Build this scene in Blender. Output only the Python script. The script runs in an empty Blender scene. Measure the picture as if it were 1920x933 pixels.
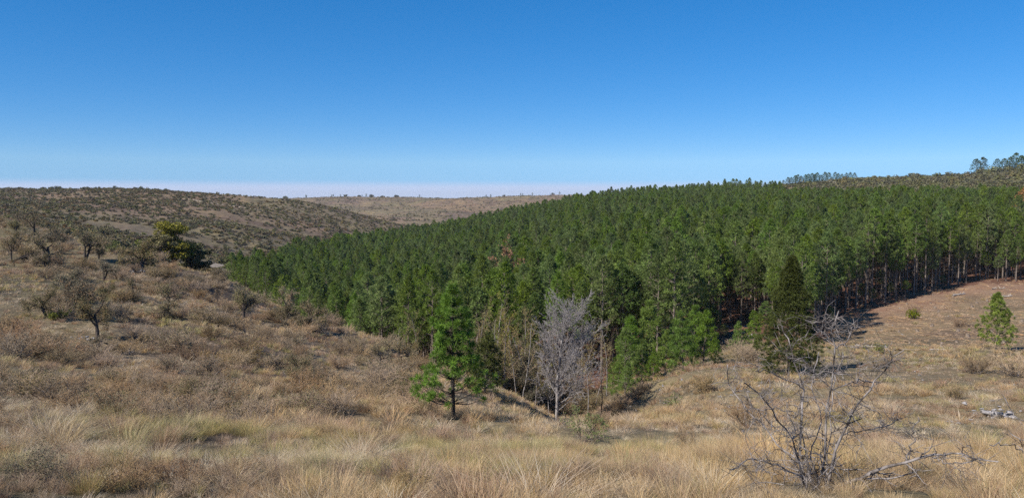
import bpy, math, random
import numpy as np
from mathutils import Vector

# ------------------------------------------------------------------ camera, sky, sun, exposure
sc = bpy.context.scene
W, H_, F = 1920.0, 933.0, 1450.0            # photograph size and focal length in its pixels
HOR = 366.0                                 # row of the horizon
PITCH = math.atan((H_ / 2 - HOR) / F)
EYE = 1.65

cam_d = bpy.data.cameras.new('camera')
cam_d.sensor_width = 36.0
cam_d.lens = 36.0 * F / W
cam_d.clip_start = 0.05
cam_d.clip_end = 30000.0
cam = bpy.data.objects.new('camera', cam_d)
sc.collection.objects.link(cam)
cam.location = (0, 0, EYE)
cam.rotation_euler = (math.pi / 2 - PITCH, 0, 0)
sc.camera = cam

SUN_EL = math.radians(42)
SUN_AZ = math.radians(232)                  # clockwise from +Y: left of and behind the camera
to_sun = Vector((math.sin(SUN_AZ) * math.cos(SUN_EL), math.cos(SUN_AZ) * math.cos(SUN_EL), math.sin(SUN_EL)))

world = bpy.data.worlds.new('World')
sc.world = world
world.use_nodes = True
wt = world.node_tree
wt.nodes.clear()
def wn(t, **k):
    n = wt.nodes.new(t)
    for a, b in k.items():
        setattr(n, a, b)
    return n
w_tc = wn('ShaderNodeTexCoord')
w_sep = wn('ShaderNodeSeparateXYZ')
w_max = wn('ShaderNodeMath', operation='MAXIMUM'); w_max.inputs[1].default_value = 0.042
w_com = wn('ShaderNodeCombineXYZ')
w_sky = wn('ShaderNodeTexSky')
w_sky.sky_type = 'NISHITA'
w_sky.sun_disc = False
w_sky.sun_elevation = SUN_EL
w_sky.sun_rotation = SUN_AZ
w_sky.altitude = 3000
w_sky.air_density = 1.0
w_sky.dust_density = 0.0
w_sky.ozone_density = 8.0
w_pre = wn('ShaderNodeVectorMath', operation='SCALE'); w_pre.inputs['Scale'].default_value = 0.12
w_gam = wn('ShaderNodeGamma'); w_gam.inputs['Gamma'].default_value = 0.7
w_post = wn('ShaderNodeVectorMath', operation='MULTIPLY'); w_post.inputs[1].default_value = (7.2, 7.45, 8.1)
w_hsv = wn('ShaderNodeHueSaturation'); w_hsv.inputs['Saturation'].default_value = 1.42; w_hsv.inputs['Hue'].default_value = 0.5
# the smog layer that lies along the whole horizon, all the way round
w_mr = wn('ShaderNodeMapRange', interpolation_type='SMOOTHSTEP')
w_mr.inputs['From Min'].default_value = 0.0205
w_mr.inputs['From Max'].default_value = 0.0085
w_mr.inputs['To Min'].default_value = 0.0
w_mr.inputs['To Max'].default_value = 0.8
w_mix = wn('ShaderNodeMix', data_type='RGBA')
w_mix.inputs[7].default_value = (5.0, 5.7, 7.7, 1)
w_bg = wn('ShaderNodeBackground'); w_bg.inputs[1].default_value = 0.09
w_out = wn('ShaderNodeOutputWorld')
L = wt.links.new
L(w_tc.outputs['Generated'], w_sep.inputs[0])
L(w_sep.outputs[2], w_max.inputs[0])
L(w_sep.outputs[0], w_com.inputs[0]); L(w_sep.outputs[1], w_com.inputs[1]); L(w_max.outputs[0], w_com.inputs[2])
L(w_com.outputs[0], w_sky.inputs[0])
L(w_sky.outputs[0], w_pre.inputs[0]); L(w_pre.outputs[0], w_gam.inputs['Color']); L(w_gam.outputs[0], w_hsv.inputs['Color'])
L(w_hsv.outputs[0], w_post.inputs[0])
L(w_sep.outputs[2], w_mr.inputs['Value'])
L(w_mr.outputs[0], w_mix.inputs[0])
L(w_post.outputs[0], w_mix.inputs[6])
L(w_mix.outputs[2], w_bg.inputs[0])
L(w_bg.outputs[0], w_out.inputs[0])

sun_d = bpy.data.lights.new('sun', 'SUN')
sun_d.energy = 5.0
sun_d.angle = math.radians(0.5)
sun_d.color = (1.0, 0.93, 0.82)
sun = bpy.data.objects.new('sun', sun_d)
sc.collection.objects.link(sun)
sun.rotation_euler = (-to_sun).to_track_quat('-Z', 'Y').to_euler()

sc.view_settings.view_transform = 'Standard'
sc.view_settings.look = 'None'
sc.view_settings.gamma = 1.0
sc.view_settings.exposure = 0.4
sc.view_settings.use_curve_mapping = False
sc.render.engine = 'CYCLES'
sc.cycles.max_bounces = 5
sc.cycles.diffuse_bounces = 3
sc.cycles.transmission_bounces = 3
sc.cycles.volume_bounces = 0
sc.cycles.sample_clamp_indirect = 2.0
sc.cycles.use_denoising = False
sc.cycles.use_adaptive_sampling = True
sc.cycles.adaptive_threshold = 0.004
sc.cycles.denoiser = "OPENIMAGEDENOISE"
sc.cycles.denoising_input_passes = "RGB_ALBEDO_NORMAL"
sc.cycles.denoising_prefilter = "ACCURATE"
sc.cycles.caustics_reflective = False
sc.cycles.caustics_refractive = False

# ------------------------------------------------------------------ helpers
rng = np.random.default_rng(7)
pr = random.Random(11)

def link(o, parent=None):
    sc.collection.objects.link(o)
    if parent is not None:
        o.parent = parent
    return o

def mesh(name, V, faces, mat=None, col=None, smooth=False):
    """faces: list of (n,k) int arrays; col: (nverts,3) colours"""
    V = np.asarray(V, np.float32)
    me = bpy.data.meshes.new(name)
    me.vertices.add(len(V))
    me.vertices.foreach_set('co', V.ravel())
    faces = [np.asarray(f, np.int32) for f in faces if len(f)]
    nl = sum(f.size for f in faces)
    me.loops.add(nl)
    me.loops.foreach_set('vertex_index', np.concatenate([f.ravel() for f in faces]))
    tot = np.concatenate([np.full(len(f), f.shape[1], np.int32) for f in faces])
    st = np.concatenate([[0], np.cumsum(tot)[:-1]]).astype(np.int32)
    me.polygons.add(len(tot))
    me.polygons.foreach_set('loop_start', st)
    me.polygons.foreach_set('loop_total', tot)
    if smooth:
        me.polygons.foreach_set('use_smooth', np.ones(len(tot), bool))
    me.update(calc_edges=True)
    if col is not None:
        c4 = np.ones((len(V), 4), np.float32)
        c4[:, :3] = col
        a = me.color_attributes.new('Col', 'FLOAT_COLOR', 'POINT')
        a.data.foreach_set('color', c4.ravel())
    if mat is not None:
        me.materials.append(mat)
    return me

class Geo:
    """collects pieces of one mesh"""
    def __init__(self):
        self.V = []; self.F3 = []; self.F4 = []; self.C = []; self.n = 0
    def add(self, V, F3=None, F4=None, col=(1, 1, 1)):
        V = np.asarray(V, float).reshape(-1, 3)
        if F3 is not None and len(F3): self.F3.append(np.asarray(F3) + self.n)
        if F4 is not None and len(F4): self.F4.append(np.asarray(F4) + self.n)
        c = np.asarray(col, float)
        self.C.append(np.broadcast_to(c, (len(V), 3)) if c.ndim == 1 else c)
        self.V.append(V); self.n += len(V)
    def mesh(self, name, mat, smooth=False):
        f = []
        if self.F3: f.append(np.concatenate(self.F3))
        if self.F4: f.append(np.concatenate(self.F4))
        return mesh(name, np.concatenate(self.V), f, mat, np.concatenate(self.C), smooth)

def unit(a):
    return a / np.maximum(np.linalg.norm(a, axis=-1, keepdims=True), 1e-9)

def tubes(geo, lines, sides=4, col=(1, 1, 1), rmin=0.0):
    """lines: list of (pts (n,3), radii (n,)); grouped by length so that each group is one array operation"""
    groups = {}
    for p, r in lines:
        groups.setdefault(len(p), []).append((p, r))
    for n, g in groups.items():
        P = np.array([x[0] for x in g], float); R = np.maximum(np.array([x[1] for x in g], float), rmin)
        T = np.empty_like(P)
        T[:, 1:-1] = P[:, 2:] - P[:, :-2]; T[:, 0] = P[:, 1] - P[:, 0]; T[:, -1] = P[:, -1] - P[:, -2]
        T = unit(T)
        ref = np.where(np.abs(T[:, :1, 2:3]) < 0.8, np.array([0., 0., 1.]), np.array([1., 0.2, 0.]))
        A = unit(np.cross(T, np.broadcast_to(ref, T.shape))); B = np.cross(T, A)
        an = np.arange(sides) * 2 * math.pi / sides
        V = P[:, :, None] + R[:, :, None, None] * (A[:, :, None] * np.cos(an)[:, None] + B[:, :, None] * np.sin(an)[:, None])
        m = len(g)
        idx = np.arange(m * n * sides).reshape(m, n, sides)
        a = idx[:, :-1]; b = idx[:, 1:]
        Fq = np.stack([a, np.roll(a, -1, 2), np.roll(b, -1, 2), b], -1).reshape(-1, 4)
        geo.add(V.reshape(-1, 3), F4=Fq, col=col)

def needles(geo, C, A, n, Ln, w, bias, spread, col, colvar=0.25, r=rng):
    """tufts of thin leaf blades: C centres, A axes"""
    N = len(C)
    if N == 0: return
    D = unit(A[:, None] * bias + r.normal(size=(N, n, 3)) * spread)
    S = unit(np.cross(D, A[:, None] + 0.45 * r.normal(size=(N, n, 3)))) * (w / 2)
    ln = Ln * r.uniform(0.65, 1.1, (N, n, 1))
    b = C[:, None] + D * ln * 0.08
    m = C[:, None] + D * ln * 0.5
    t = C[:, None] + D * ln
    V = np.stack([b, m - S, t, m + S], 2).reshape(-1, 3)
    i = np.arange(N * n) * 4
    c = np.asarray(col)[None] if np.ndim(col) == 1 else np.asarray(col)
    cc = np.broadcast_to(c, (N, 3))[:, None] * (1 + r.normal(size=(N, 1, 1)) * colvar * 0.6 + r.normal(size=(N, n, 1)) * colvar * 0.5).clip(0.35, 1.8)
    geo.add(V, F4=np.stack([i, i + 1, i + 2, i + 3], -1), col=np.repeat(cc.reshape(-1, 3), 4, 0))

def leaves(geo, C, size, col, colvar=0.25, r=rng, flat=0.0):
    """small diamond leaves at random tilts"""
    N = len(C)
    if N == 0: return
    a = unit(r.normal(size=(N, 3)) * np.array([1, 1, 1 - flat])); b = unit(np.cross(a, r.normal(size=(N, 3))))
    s = size * r.uniform(0.6, 1.25, (N, 1))
    V = np.stack([C - a * s, C - b * s * 0.5, C + a * s, C + b * s * 0.5], 1).reshape(-1, 3)
    i = np.arange(N) * 4
    c = np.broadcast_to(np.asarray(col, float), (N, 3)) * (1 + r.normal(size=(N, 1)) * colvar).clip(0.4, 1.8)
    geo.add(V, F4=np.stack([i, i + 1, i + 2, i + 3], -1), col=np.repeat(c, 4, 0))

def grow(out, p, d, L_, r, lev, P, R, tips=None):
    """recursive branching; out[lev] collects polylines"""
    n = P['seg'][lev]
    pts = [p.copy()]; rad = [r]
    d = d.normalized(); q = p.copy(); dirs = [d.copy()]
    rend = r * P.get('taper', 0.35)
    for k in range(n):
        d = d + Vector((R.gauss(0, 1), R.gauss(0, 1), R.gauss(0, 1))) * P['wander'][lev] + Vector((0, 0, P['up'][lev]))
        d.normalize()
        q = q + d * (L_ / n)
        pts.append(q.copy()); dirs.append(d.copy())
        rad.append(r + (rend - r) * (k + 1) / n)
    out[lev].append((np.array([tuple(v) for v in pts]), np.array(rad)))
    if lev + 1 < len(P['seg']):
        nk = P['kids'][lev]
        nk = R.randint(int(nk * 0.75), int(nk * 1.25 + 0.5))
        for k in range(nk):
            t = P['t0'][lev] + (1 - P['t0'][lev]) * (k + R.random()) / nk
            f = t * n; i = min(int(f), n - 1); f -= i
            b = pts[i].lerp(pts[i + 1], f); ax = dirs[min(i + 1, n)]
            perp = ax.cross(Vector((R.gauss(0, 1), R.gauss(0, 1), R.gauss(0, 1)))).normalized()
            an = P['ang'][lev] * R.uniform(0.7, 1.3)
            cd = ax * math.cos(an) + perp * math.sin(an)
            ll = L_ * P['len'][lev] * R.uniform(0.6, 1.2) * (1 - P.get('short', 0.5) * t)
            rr = max((r + (rend - r) * t) * P['rad'][lev], P.get('rmin', 0.003))
            grow(out, b, cd, ll, rr, lev + 1, P, R, tips)
    elif tips is not None:
        tips.extend(tuple(v) for v in pts[1:])

def vnoise(x, y, seed=0):
    xi = np.floor(x).astype(np.int64); yi = np.floor(y).astype(np.int64)
    fx = x - xi; fy = y - yi
    def h(a, b):
        n = (a * 374761393 + b * 668265263 + seed * 1442695041) & 0x7fffffff
        n = ((n ^ (n >> 13)) * 1274126177) & 0x7fffffff
        n = n ^ (n >> 16)
        return (n & 0xffff) / 32767.5 - 1.0
    ux = fx * fx * fx * (fx * (fx * 6 - 15) + 10); uy = fy * fy * fy * (fy * (fy * 6 - 15) + 10)
    return (h(xi, yi) * (1 - ux) * (1 - uy) + h(xi + 1, yi) * ux * (1 - uy) + h(xi, yi + 1) * (1 - ux) * uy + h(xi + 1, yi + 1) * ux * uy)

def fbm(x, y, seed=0, oct=3):
    s = 0; a = 1.0
    for k in range(oct):
        s = s + a * vnoise(x * 2 ** k + 17.3 * k, y * 2 ** k - 9.1 * k, seed + k); a *= 0.5
    return s / 1.75

def sstep(a, b, x):
    t = np.clip((x - a) / (b - a), 0, 1)
    return t * t * (3 - 2 * t)

# ------------------------------------------------------------------ materials
def new_mat(name):
    m = bpy.data.materials.new(name); m.use_nodes = True
    m.node_tree.nodes.clear()
    return m, m.node_tree.nodes, m.node_tree.links.new

def plant_mat(name, base, transl=0.25, var=0.18, rough=0.7, satvar=0.12, huevar=0.02):
    """vertex colour x base, each individual a little different, light passing through thin blades"""
    m, N, K = new_mat(name)
    at = N.new('ShaderNodeAttribute'); at.attribute_name = 'Col'
    mul = N.new('ShaderNodeMix'); mul.data_type = 'RGBA'; mul.blend_type = 'MULTIPLY'; mul.inputs[0].default_value = 1
    mul.inputs[7].default_value = (*base, 1)
    K(at.outputs['Color'], mul.inputs[6])
    oi = N.new('ShaderNodeObjectInfo')
    hsv = N.new('ShaderNodeHueSaturation')
    def rnd(mulf, lo, hi):
        a = N.new('ShaderNodeMath'); a.operation = 'MULTIPLY'; a.inputs[1].default_value = mulf; K(oi.outputs['Random'], a.inputs[0])
        f = N.new('ShaderNodeMath'); f.operation = 'FRACT'; K(a.outputs[0], f.inputs[0])
        r = N.new('ShaderNodeMapRange'); r.inputs['To Min'].default_value = lo; r.inputs['To Max'].default_value = hi; K(f.outputs[0], r.inputs['Value'])
        return r.outputs[0]
    K(rnd(1.0, 1 - var, 1 + var), hsv.inputs['Value'])
    K(rnd(7.31, 1 - satvar, 1 + satvar), hsv.inputs['Saturation'])
    K(rnd(13.7, 0.5 - huevar, 0.5 + huevar), hsv.inputs['Hue'])
    K(mul.outputs[2], hsv.inputs['Color'])
    p = N.new('ShaderNodeBsdfPrincipled'); p.inputs['Roughness'].default_value = rough; p.inputs['Specular IOR Level'].default_value = 0.25
    K(hsv.outputs[0], p.inputs['Base Color'])
    out = N.new('ShaderNodeOutputMaterial')
    if transl > 0:
        t = N.new('ShaderNodeBsdfTranslucent'); K(hsv.outputs[0], t.inputs[0])
        mx = N.new('ShaderNodeMixShader'); mx.inputs[0].default_value = transl
        K(p.outputs[0], mx.inputs[1]); K(t.outputs[0], mx.inputs[2]); K(mx.outputs[0], out.inputs[0])
    else:
        K(p.outputs[0], out.inputs[0])
    return m

def bark_mat(name, c1, c2, scale=6.0, stretch=0.25, bump=0.4):
    m, N, K = new_mat(name)
    tc = N.new('ShaderNodeTexCoord'); mp = N.new('ShaderNodeMapping'); mp.inputs['Scale'].default_value = (1, 1, stretch)
    K(tc.outputs['Object'], mp.inputs[0])
    no = N.new('ShaderNodeTexNoise'); no.inputs['Scale'].default_value = scale; no.inputs['Detail'].default_value = 5
    K(mp.outputs[0], no.inputs['Vector'])
    cr = N.new('ShaderNodeValToRGB'); cr.color_ramp.elements[0].position = 0.36; cr.color_ramp.elements[1].position = 0.64
    cr.color_ramp.elements[0].color = (*c1, 1); cr.color_ramp.elements[1].color = (*c2, 1)
    K(no.outputs['Fac'], cr.inputs[0])
    p = N.new('ShaderNodeBsdfPrincipled'); p.inputs['Roughness'].default_value = 0.85; p.inputs['Specular IOR Level'].default_value = 0.2
    K(cr.outputs[0], p.inputs['Base Color'])
    bp = N.new('ShaderNodeBump'); bp.inputs['Strength'].default_value = bump; bp.inputs['Distance'].default_value = 0.02
    K(no.outputs['Fac'], bp.inputs['Height']); K(bp.outputs[0], p.inputs['Normal'])
    out = N.new('ShaderNodeOutputMaterial'); K(p.outputs[0], out.inputs[0])
    return m

M_pine = plant_mat('pine_needles', (0.162, 0.225, 0.052), 0.38, 0.24, 0.55, 0.16, 0.014)
M_young = plant_mat('young_pine_needles', (0.170, 0.255, 0.048), 0.38, 0.12, 0.5, 0.1, 0.012)
M_dark = plant_mat('dark_conifer_needles', (0.078, 0.098, 0.027), 0.15, 0.05, 0.6)
M_olive = plant_mat('olive_leaves', (0.165, 0.16, 0.06), 0.2, 0.2, 0.7, 0.2, 0.02)
M_scrub = plant_mat('scrub_leaves', (0.165, 0.148, 0.085), 0.15, 0.28, 0.75, 0.3, 0.02)
M_twig = plant_mat('grey_twigs', (0.345, 0.245, 0.155), 0.0, 0.28, 0.8, 0.2, 0.01)
M_grass = plant_mat('dry_grass_blades', (1, 1, 1), 0.3, 0.14, 0.6, 0.12, 0.006)
M_brown = plant_mat('dead_brown_needles', (0.30, 0.18, 0.08), 0.2, 0.15, 0.7)
M_trunk = bark_mat('pine_bark', (0.10, 0.075, 0.06), (0.27, 0.225, 0.19), 9)
M_dtrunk = bark_mat('dark_bark', (0.035, 0.028, 0.024), (0.10, 0.08, 0.07), 9)
M_silver = bark_mat('silver_bark', (0.13, 0.115, 0.11), (0.36, 0.335, 0.33), 9)
M_thorn = bark_mat('thorn_bush_bark', (0.045, 0.036, 0.032), (0.33, 0.295, 0.28), 14, 0.6)
M_log = bark_mat('bleached_wood', (0.35, 0.30, 0.25), (0.60, 0.54, 0.47), 12, 0.4)

def rock_mat():
    m, N, K = new_mat('pale_rock')
    tc = N.new('ShaderNodeTexCoord')
    no = N.new('ShaderNodeTexNoise'); no.inputs['Scale'].default_value = 5; no.inputs['Detail'].default_value = 8; K(tc.outputs['Object'], no.inputs['Vector'])
    cr = N.new('ShaderNodeValToRGB'); e = cr.color_ramp.elements
    e[0].position = 0.33; e[0].color = (0.10, 0.092, 0.088, 1); e[1].position = 0.62; e[1].color = (0.37, 0.345, 0.34, 1)
    K(no.outputs['Fac'], cr.inputs[0])
    p = N.new('ShaderNodeBsdfPrincipled'); p.inputs['Roughness'].default_value = 0.9; K(cr.outputs[0], p.inputs['Base Color'])
    bp = N.new('ShaderNodeBump'); bp.inputs['Strength'].default_value = 0.8; bp.inputs['Distance'].default_value = 0.05
    K(no.outputs['Fac'], bp.inputs['Height']); K(bp.outputs[0], p.inputs['Normal'])
    out = N.new('ShaderNodeOutputMaterial'); K(p.outputs[0], out.inputs[0])
    return m
M_rock = rock_mat()

# ------------------------------------------------------------------ terrain: spot heights, then a smooth sheet through them
def ray(px, row):
    u = (px - W / 2) / F; v = (row - H_ / 2) / F
    return np.array([u, math.cos(PITCH) - v * math.sin(PITCH), -math.sin(PITCH) - v * math.cos(PITCH)])

def zrow(row, d):
    r = ray(W / 2, row)
    return r[2] / r[1] * d

SPOTS = {   # column: visible ground (row, distance) and hidden ground (distance, height under the eye)
 -150: ([(933,5.5),(850,8.5),(760,15),(700,21),(640,28),(600,34),(540,45),(500,57),(460,70),(420,86),(404,100)], [(130,-7),(200,-6)], [(385,300),(368,420),(357,520)], [(700,-8),(1500,-30),(4000,-60)]),
 0:   ([(933,5.5),(850,9),(760,16),(700,22),(640,30),(600,36),(540,47),(500,60),(460,74),(420,90),(407,100)], [(130,-7.5)], [(415,200),(385,320),(368,430),(357,520)], [(700,-8),(1500,-30),(4000,-60)]),
 100: ([(933,5.6),(850,9.2),(760,16.5),(700,24),(640,31),(600,38),(540,51),(500,64),(460,79),(440,90)], [(115,-7)], [(428,170),(400,270),(375,400),(356,520)], [(700,-8)]),
 200: ([(933,5.8),(850,9.5),(760,17),(700,25),(640,33),(600,40),(540,55),(500,68),(470,82)], [(105,-8.5)], [(452,160),(420,250),(385,370),(356,510)], [(700,-8),(1500,-30)]),
 300: ([(933,5.9),(850,9.8),(760,18),(700,26.5),(640,35.5),(600,43),(550,56),(510,68),(488,77)], [(95,-10),(130,-14)], [(470,180),(430,270),(395,370),(358,510)], [(700,-10)]),
 400: ([(933,6),(850,10),(760,19),(700,28),(640,38),(600,46),(560,56),(520,70)], [(92,-12.5),(130,-17)], [(492,200),(470,240),(430,310),(400,390),(372,520)], [(700,-20),(1500,-35),(4000,-60)]),
 500: ([(933,6),(850,10.5),(760,20),(700,31),(640,43),(600,54),(578,62)], [(85,-15.5),(120,-22),(170,-24),(240,-22)], [(440,310),(400,420),(373,520)], [(750,-25)]),
 620: ([(933,6),(850,11),(790,17),(740,26),(700,36),(650,48),(605,62)], [(80,-16),(105,-22),(140,-24),(200,-25),(300,-26),(370,-24)], [(430,420),(392,520)], [(700,-28)]),
 610: ([], [], [(410,820),(390,1000),(370,1250)], [(2000,-45),(4000,-60)]),
 700: ([(933,6),(855,10.7),(800,16.5),(750,26),(705,38),(635,58)], [(75,-16),(100,-22),(150,-24.5),(300,-26.5),(420,-28)], [(424,470)], [(600,-27)]),
 780: ([(933,6),(860,10.5),(810,16),(760,26),(710,40),(668,54)], [(66,-15),(85,-20),(130,-23.5),(250,-23.5),(340,-26),(450,-30),(600,-30)], [(412,850),(390,1050),(370,1300)], [(2000,-45),(4000,-60)]),
 880: ([(933,6),(865,10.2),(820,16.5),(780,27),(738,41),(703,54)], [(70,-16.5),(90,-20),(130,-22),(230,-21),(350,-21.5),(500,-28)], [(408,850),(390,1050),(373,1300)], [(2000,-45)]),
 980: ([(933,6),(870,10),(830,17),(800,28),(765,42),(738,54)], [(66,-17),(90,-19),(130,-20),(220,-18.5),(350,-16.5),(500,-26)], [(388,1050),(368,1300)], [(2000,-45),(4000,-60)]),
 1060: ([(933,6),(870,10),(830,17),(802,28),(776,40),(748,52)], [(62,-16.5),(85,-18.5),(130,-18.5),(225,-16),(350,-12),(500,-22)], [(384,1050),(366,1300)], [(2000,-45)]),
 1130: ([(933,6),(870,10),(830,17),(805,28),(785,38),(755,48)], [(60,-16),(80,-17.5),(130,-16.5),(230,-13.5),(350,-9),(500,-20),(1000,-30)], [], [(2000,-45)]),
 1250: ([(933,6),(860,11),(815,19),(780,30),(740,42),(715,50)], [(60,-13.8),(90,-15.5),(130,-14.5),(220,-12),(360,-7),(500,-20)], [], [(1000,-30),(4000,-60)]),
 1330: ([(933,6),(860,11),(815,19),(770,31),(720,43),(692,52)], [(66,-14),(88,-15.6),(110,-16),(140,-14.5),(220,-11.5),(370,-6),(500,-18)], [], [(1000,-30)]),
 1440: ([(933,6.3),(860,12),(800,22),(740,36),(700,48)], [(58,-12.6),(75,-14.5),(100,-15.3),(140,-14.3),(230,-11),(340,-8.5)], [(352,430)], [(600,-10),(1500,-30)]),
 1590: ([(933,6.5),(860,12),(800,22),(740,35),(700,46),(655,63),(590,96)], [(140,-13.8),(230,-10.5),(320,-8)], [(353,400),(339,460)], [(650,-5),(1500,-30),(4000,-60)]),
 1700: ([(933,6.5),(860,12),(790,23),(740,34),(700,45),(655,63),(600,88),(560,108)], [(150,-13),(230,-10.2),(320,-8)], [(352,400),(336,460)], [(650,0)]),
 1830: ([(933,7),(860,12.5),(790,22),(740,33),(700,43),(655,60),(600,84),(530,124)], [(160,-12.2),(230,-9.5),(320,-7)], [(347,400),(333,460)], [(650,3),(1500,-30)]),
 1920: ([(933,7),(860,12.5),(790,21.5),(740,32),(700,42),(655,59),(600,83),(532,124)], [(160,-12),(230,-9.5),(320,-6.5)], [(341,400),(324,460)], [(650,8),(1500,-30),(4000,-60)]),
 2080: ([(933,7),(860,12.5),(790,21),(740,31),(700,41),(655,58),(600,82),(534,122)], [(160,-12),(230,-9),(320,-5.5)], [(335,400),(318,460)], [(650,12),(1500,-30),(4000,-60)]),
}
cp = []
for px, (v1, h1, v2, h2) in SPOTS.items():
    u = (px - W / 2) / F / math.cos(PITCH)
    for row, d in v1 + v2: cp.append((u * d, d, zrow(row, d)))
    for d, z in h1 + h2: cp.append((u * d, d, z))
for th in np.linspace(-0.66, 0.66, 7):
    cp.append((math.sin(th) * 0.5, math.cos(th) * 0.5, -1.67)); cp.append((math.sin(th) * 3, math.cos(th) * 3, -1.92))
cp = np.array(cp)
OFF = 6.0
def warp(x, y):
    r = np.hypot(x, y); th = np.arctan2(x, y)
    return np.stack([np.clip(th, -0.66, 0.66), np.log(r + OFF)], -1), r
def tps(d2):
    return np.where(d2 > 1e-12, 0.5 * d2 * np.log(np.maximum(d2, 1e-12)), 0)
Q, rr_ = warp(cp[:, 0], cp[:, 1])
val = cp[:, 2] / (rr_ + OFF)
n = len(Q)
K_ = tps(((Q[:, None] - Q[None]) ** 2).sum(-1)) + np.eye(n) * 2e-4
A_ = np.zeros((n + 3, n + 3)); A_[:n, :n] = K_; A_[:n, n] = 1; A_[n, :n] = 1
A_[:n, n + 1:] = Q; A_[n + 1:, :n] = Q.T
sol = np.linalg.solve(A_, np.concatenate([val, np.zeros(3)]))
def base_z(x, y):
    q, r = warp(x, y)
    out = np.empty(len(x))
    for s in range(0, len(x), 20000):
        e = slice(s, s + 20000)
        d2 = ((q[e, None] - Q[None]) ** 2).sum(-1)
        out[e] = tps(d2) @ sol[:n] + sol[n] + q[e] @ sol[n + 1:]
    return out * (r + OFF)

NF, NB, NR = 640, 56, 470
TH = np.concatenate([np.linspace(-1.0, 1.0, NF), np.linspace(1.0, 2 * math.pi - 1.0, NB + 2)[1:-1]])
LR = np.linspace(math.log(0.4), math.log(9000), NR)
gth, glr = np.meshgrid(TH, LR)
gx = (np.sin(gth) * np.exp(glr)); gy = (np.cos(gth) * np.exp(glr)); gr = np.exp(glr)
gz = base_z(gx.ravel(), gy.ravel()).reshape(gx.shape)
gpx0 = W / 2 + F * gx / np.maximum(gy, 1)
gz += 0.09 * fbm(gx / 1.6, gy / 1.6, 1) * sstep(2, 8, gr) * (1 - sstep(60, 120, gr))
gz += 0.34 * fbm(gx / 5.5, gy / 5.5, 4) * sstep(8, 22, gr) * (1 - sstep(200, 400, gr))
gz += 0.30 * fbm(gx / 16, gy / 16, 9) * sstep(20, 60, gr)
gz += 1.6 * fbm(gx / 55, gy / 55, 21) * sstep(180, 330, gr)
gz += 6.0 * fbm(gx / 170, gy / 170, 31) * sstep(480, 900, gr) * (1 - sstep(1100, 1300, gr))
rdg = lambda L_, sd: 1 - 2 * np.abs(fbm(gx / L_, gy / L_, sd, 2))
gz += 2.0 * (rdg(75, 41) - 0.3) * sstep(210, 330, gr) * (1 - sstep(440, 600, gr)) * (1 - sstep(700, 1100, gpx0)) 
gz += (7.0 * (rdg(150, 43) - 0.3) + 1.6 * rdg(45, 44)) * sstep(560, 800, gr) * (1 - sstep(1100, 1300, gr))
for (pa, da), (pb, db) in (((1112, 36), (1160, 42)), ((1160, 42), (1222, 50))):
    A2 = np.array([(pa - W / 2) / F * da, da]); B2 = np.array([(pb - W / 2) / F * db, db]); v2 = B2 - A2
    tt2 = np.clip(((gx - A2[0]) * v2[0] + (gy - A2[1]) * v2[1]) / v2.dot(v2), 0, 1)
    dd2 = np.hypot(gx - A2[0] - tt2 * v2[0], gy - A2[1] - tt2 * v2[1])
    gz = gz - 1.5 * np.exp(-(dd2 / 1.2) ** 2)
g_c = (1072 - W / 2) / F * gy
gz = gz - 1.5 * np.exp(-((gx - g_c) / 3.2) ** 2) * sstep(28, 38, gy) * (1 - sstep(58, 72, gy))
gz += EYE

def hgt(x, y):
    """height of the ground sheet"""
    x = np.asarray(x, float); y = np.asarray(y, float)
    th = np.arctan2(x, y); th = np.where(th < -1.0, th + 2 * math.pi, th)
    i = np.clip(np.searchsorted(TH, th) - 1, 0, len(TH) - 1); i2 = (i + 1) % len(TH)
    w = (th - TH[i]) / np.where(i2 == 0, 2 * math.pi - 1.0 - TH[-1], TH[i2] - TH[i])
    lr = np.log(np.maximum(np.hypot(x, y), 0.41))
    f = (lr - LR[0]) / (LR[1] - LR[0]); j = np.clip(f.astype(int), 0, NR - 2); v = np.clip(f - j, 0, 1)
    return (gz[j, i] * (1 - w) + gz[j, i2] * w) * (1 - v) + (gz[j + 1, i] * (1 - w) + gz[j + 1, i2] * w) * v

def at(px, d):
    """ground point under image column px at distance d"""
    x = (px - W / 2) / F / math.cos(PITCH) * d
    return np.array([x, d, float(hgt(x, d))])

def gp(px, row, dmin=3.0, dmax=2500.0):
    """first ground point met by the line of sight"""
    r = ray(px, row); r = r / r[1]
    d = np.exp(np.linspace(math.log(dmin), math.log(dmax), 2500))
    hz = hgt(r[0] * d, d); z = EYE + r[2] * d
    k = np.nonzero(z < hz)[0]
    k = k[0] if len(k) else len(d) - 1
    return np.array([r[0] * d[k], d[k], hz[k]])

# plantation outline (distance of its near and far edge by image column)
E_PX = np.array([415, 440, 520, 620, 700, 780, 880, 960, 1100, 1150, 1200, 1260, 1330, 1390, 1440, 1500, 1550, 1590, 1700, 1830, 1920, 2100])
E_N  = np.array([165, 150, 122, 100, 86, 76, 72, 70, 70, 70, 70, 69, 79, 88, 80, 66, 74, 97, 109, 125, 126, 126])
E_FX = np.array([415, 440, 500, 560, 650, 800, 950, 1100, 1300, 1450, 1520, 1700, 1900, 2100])
E_F  = np.array([165, 172, 192, 232, 300, 365, 380, 390, 410, 380, 318, 300, 300, 300])
def pxof(x, y): return W / 2 + F * x / y * math.cos(PITCH)
def in_forest(x, y, grow_=0.0):
    p = pxof(x, np.maximum(y, 1))
    return (y > np.interp(p, E_PX, E_N) - grow_) & (y < np.interp(p, E_FX, E_F) + grow_) & (p > 418) & (y > 20)

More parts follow.
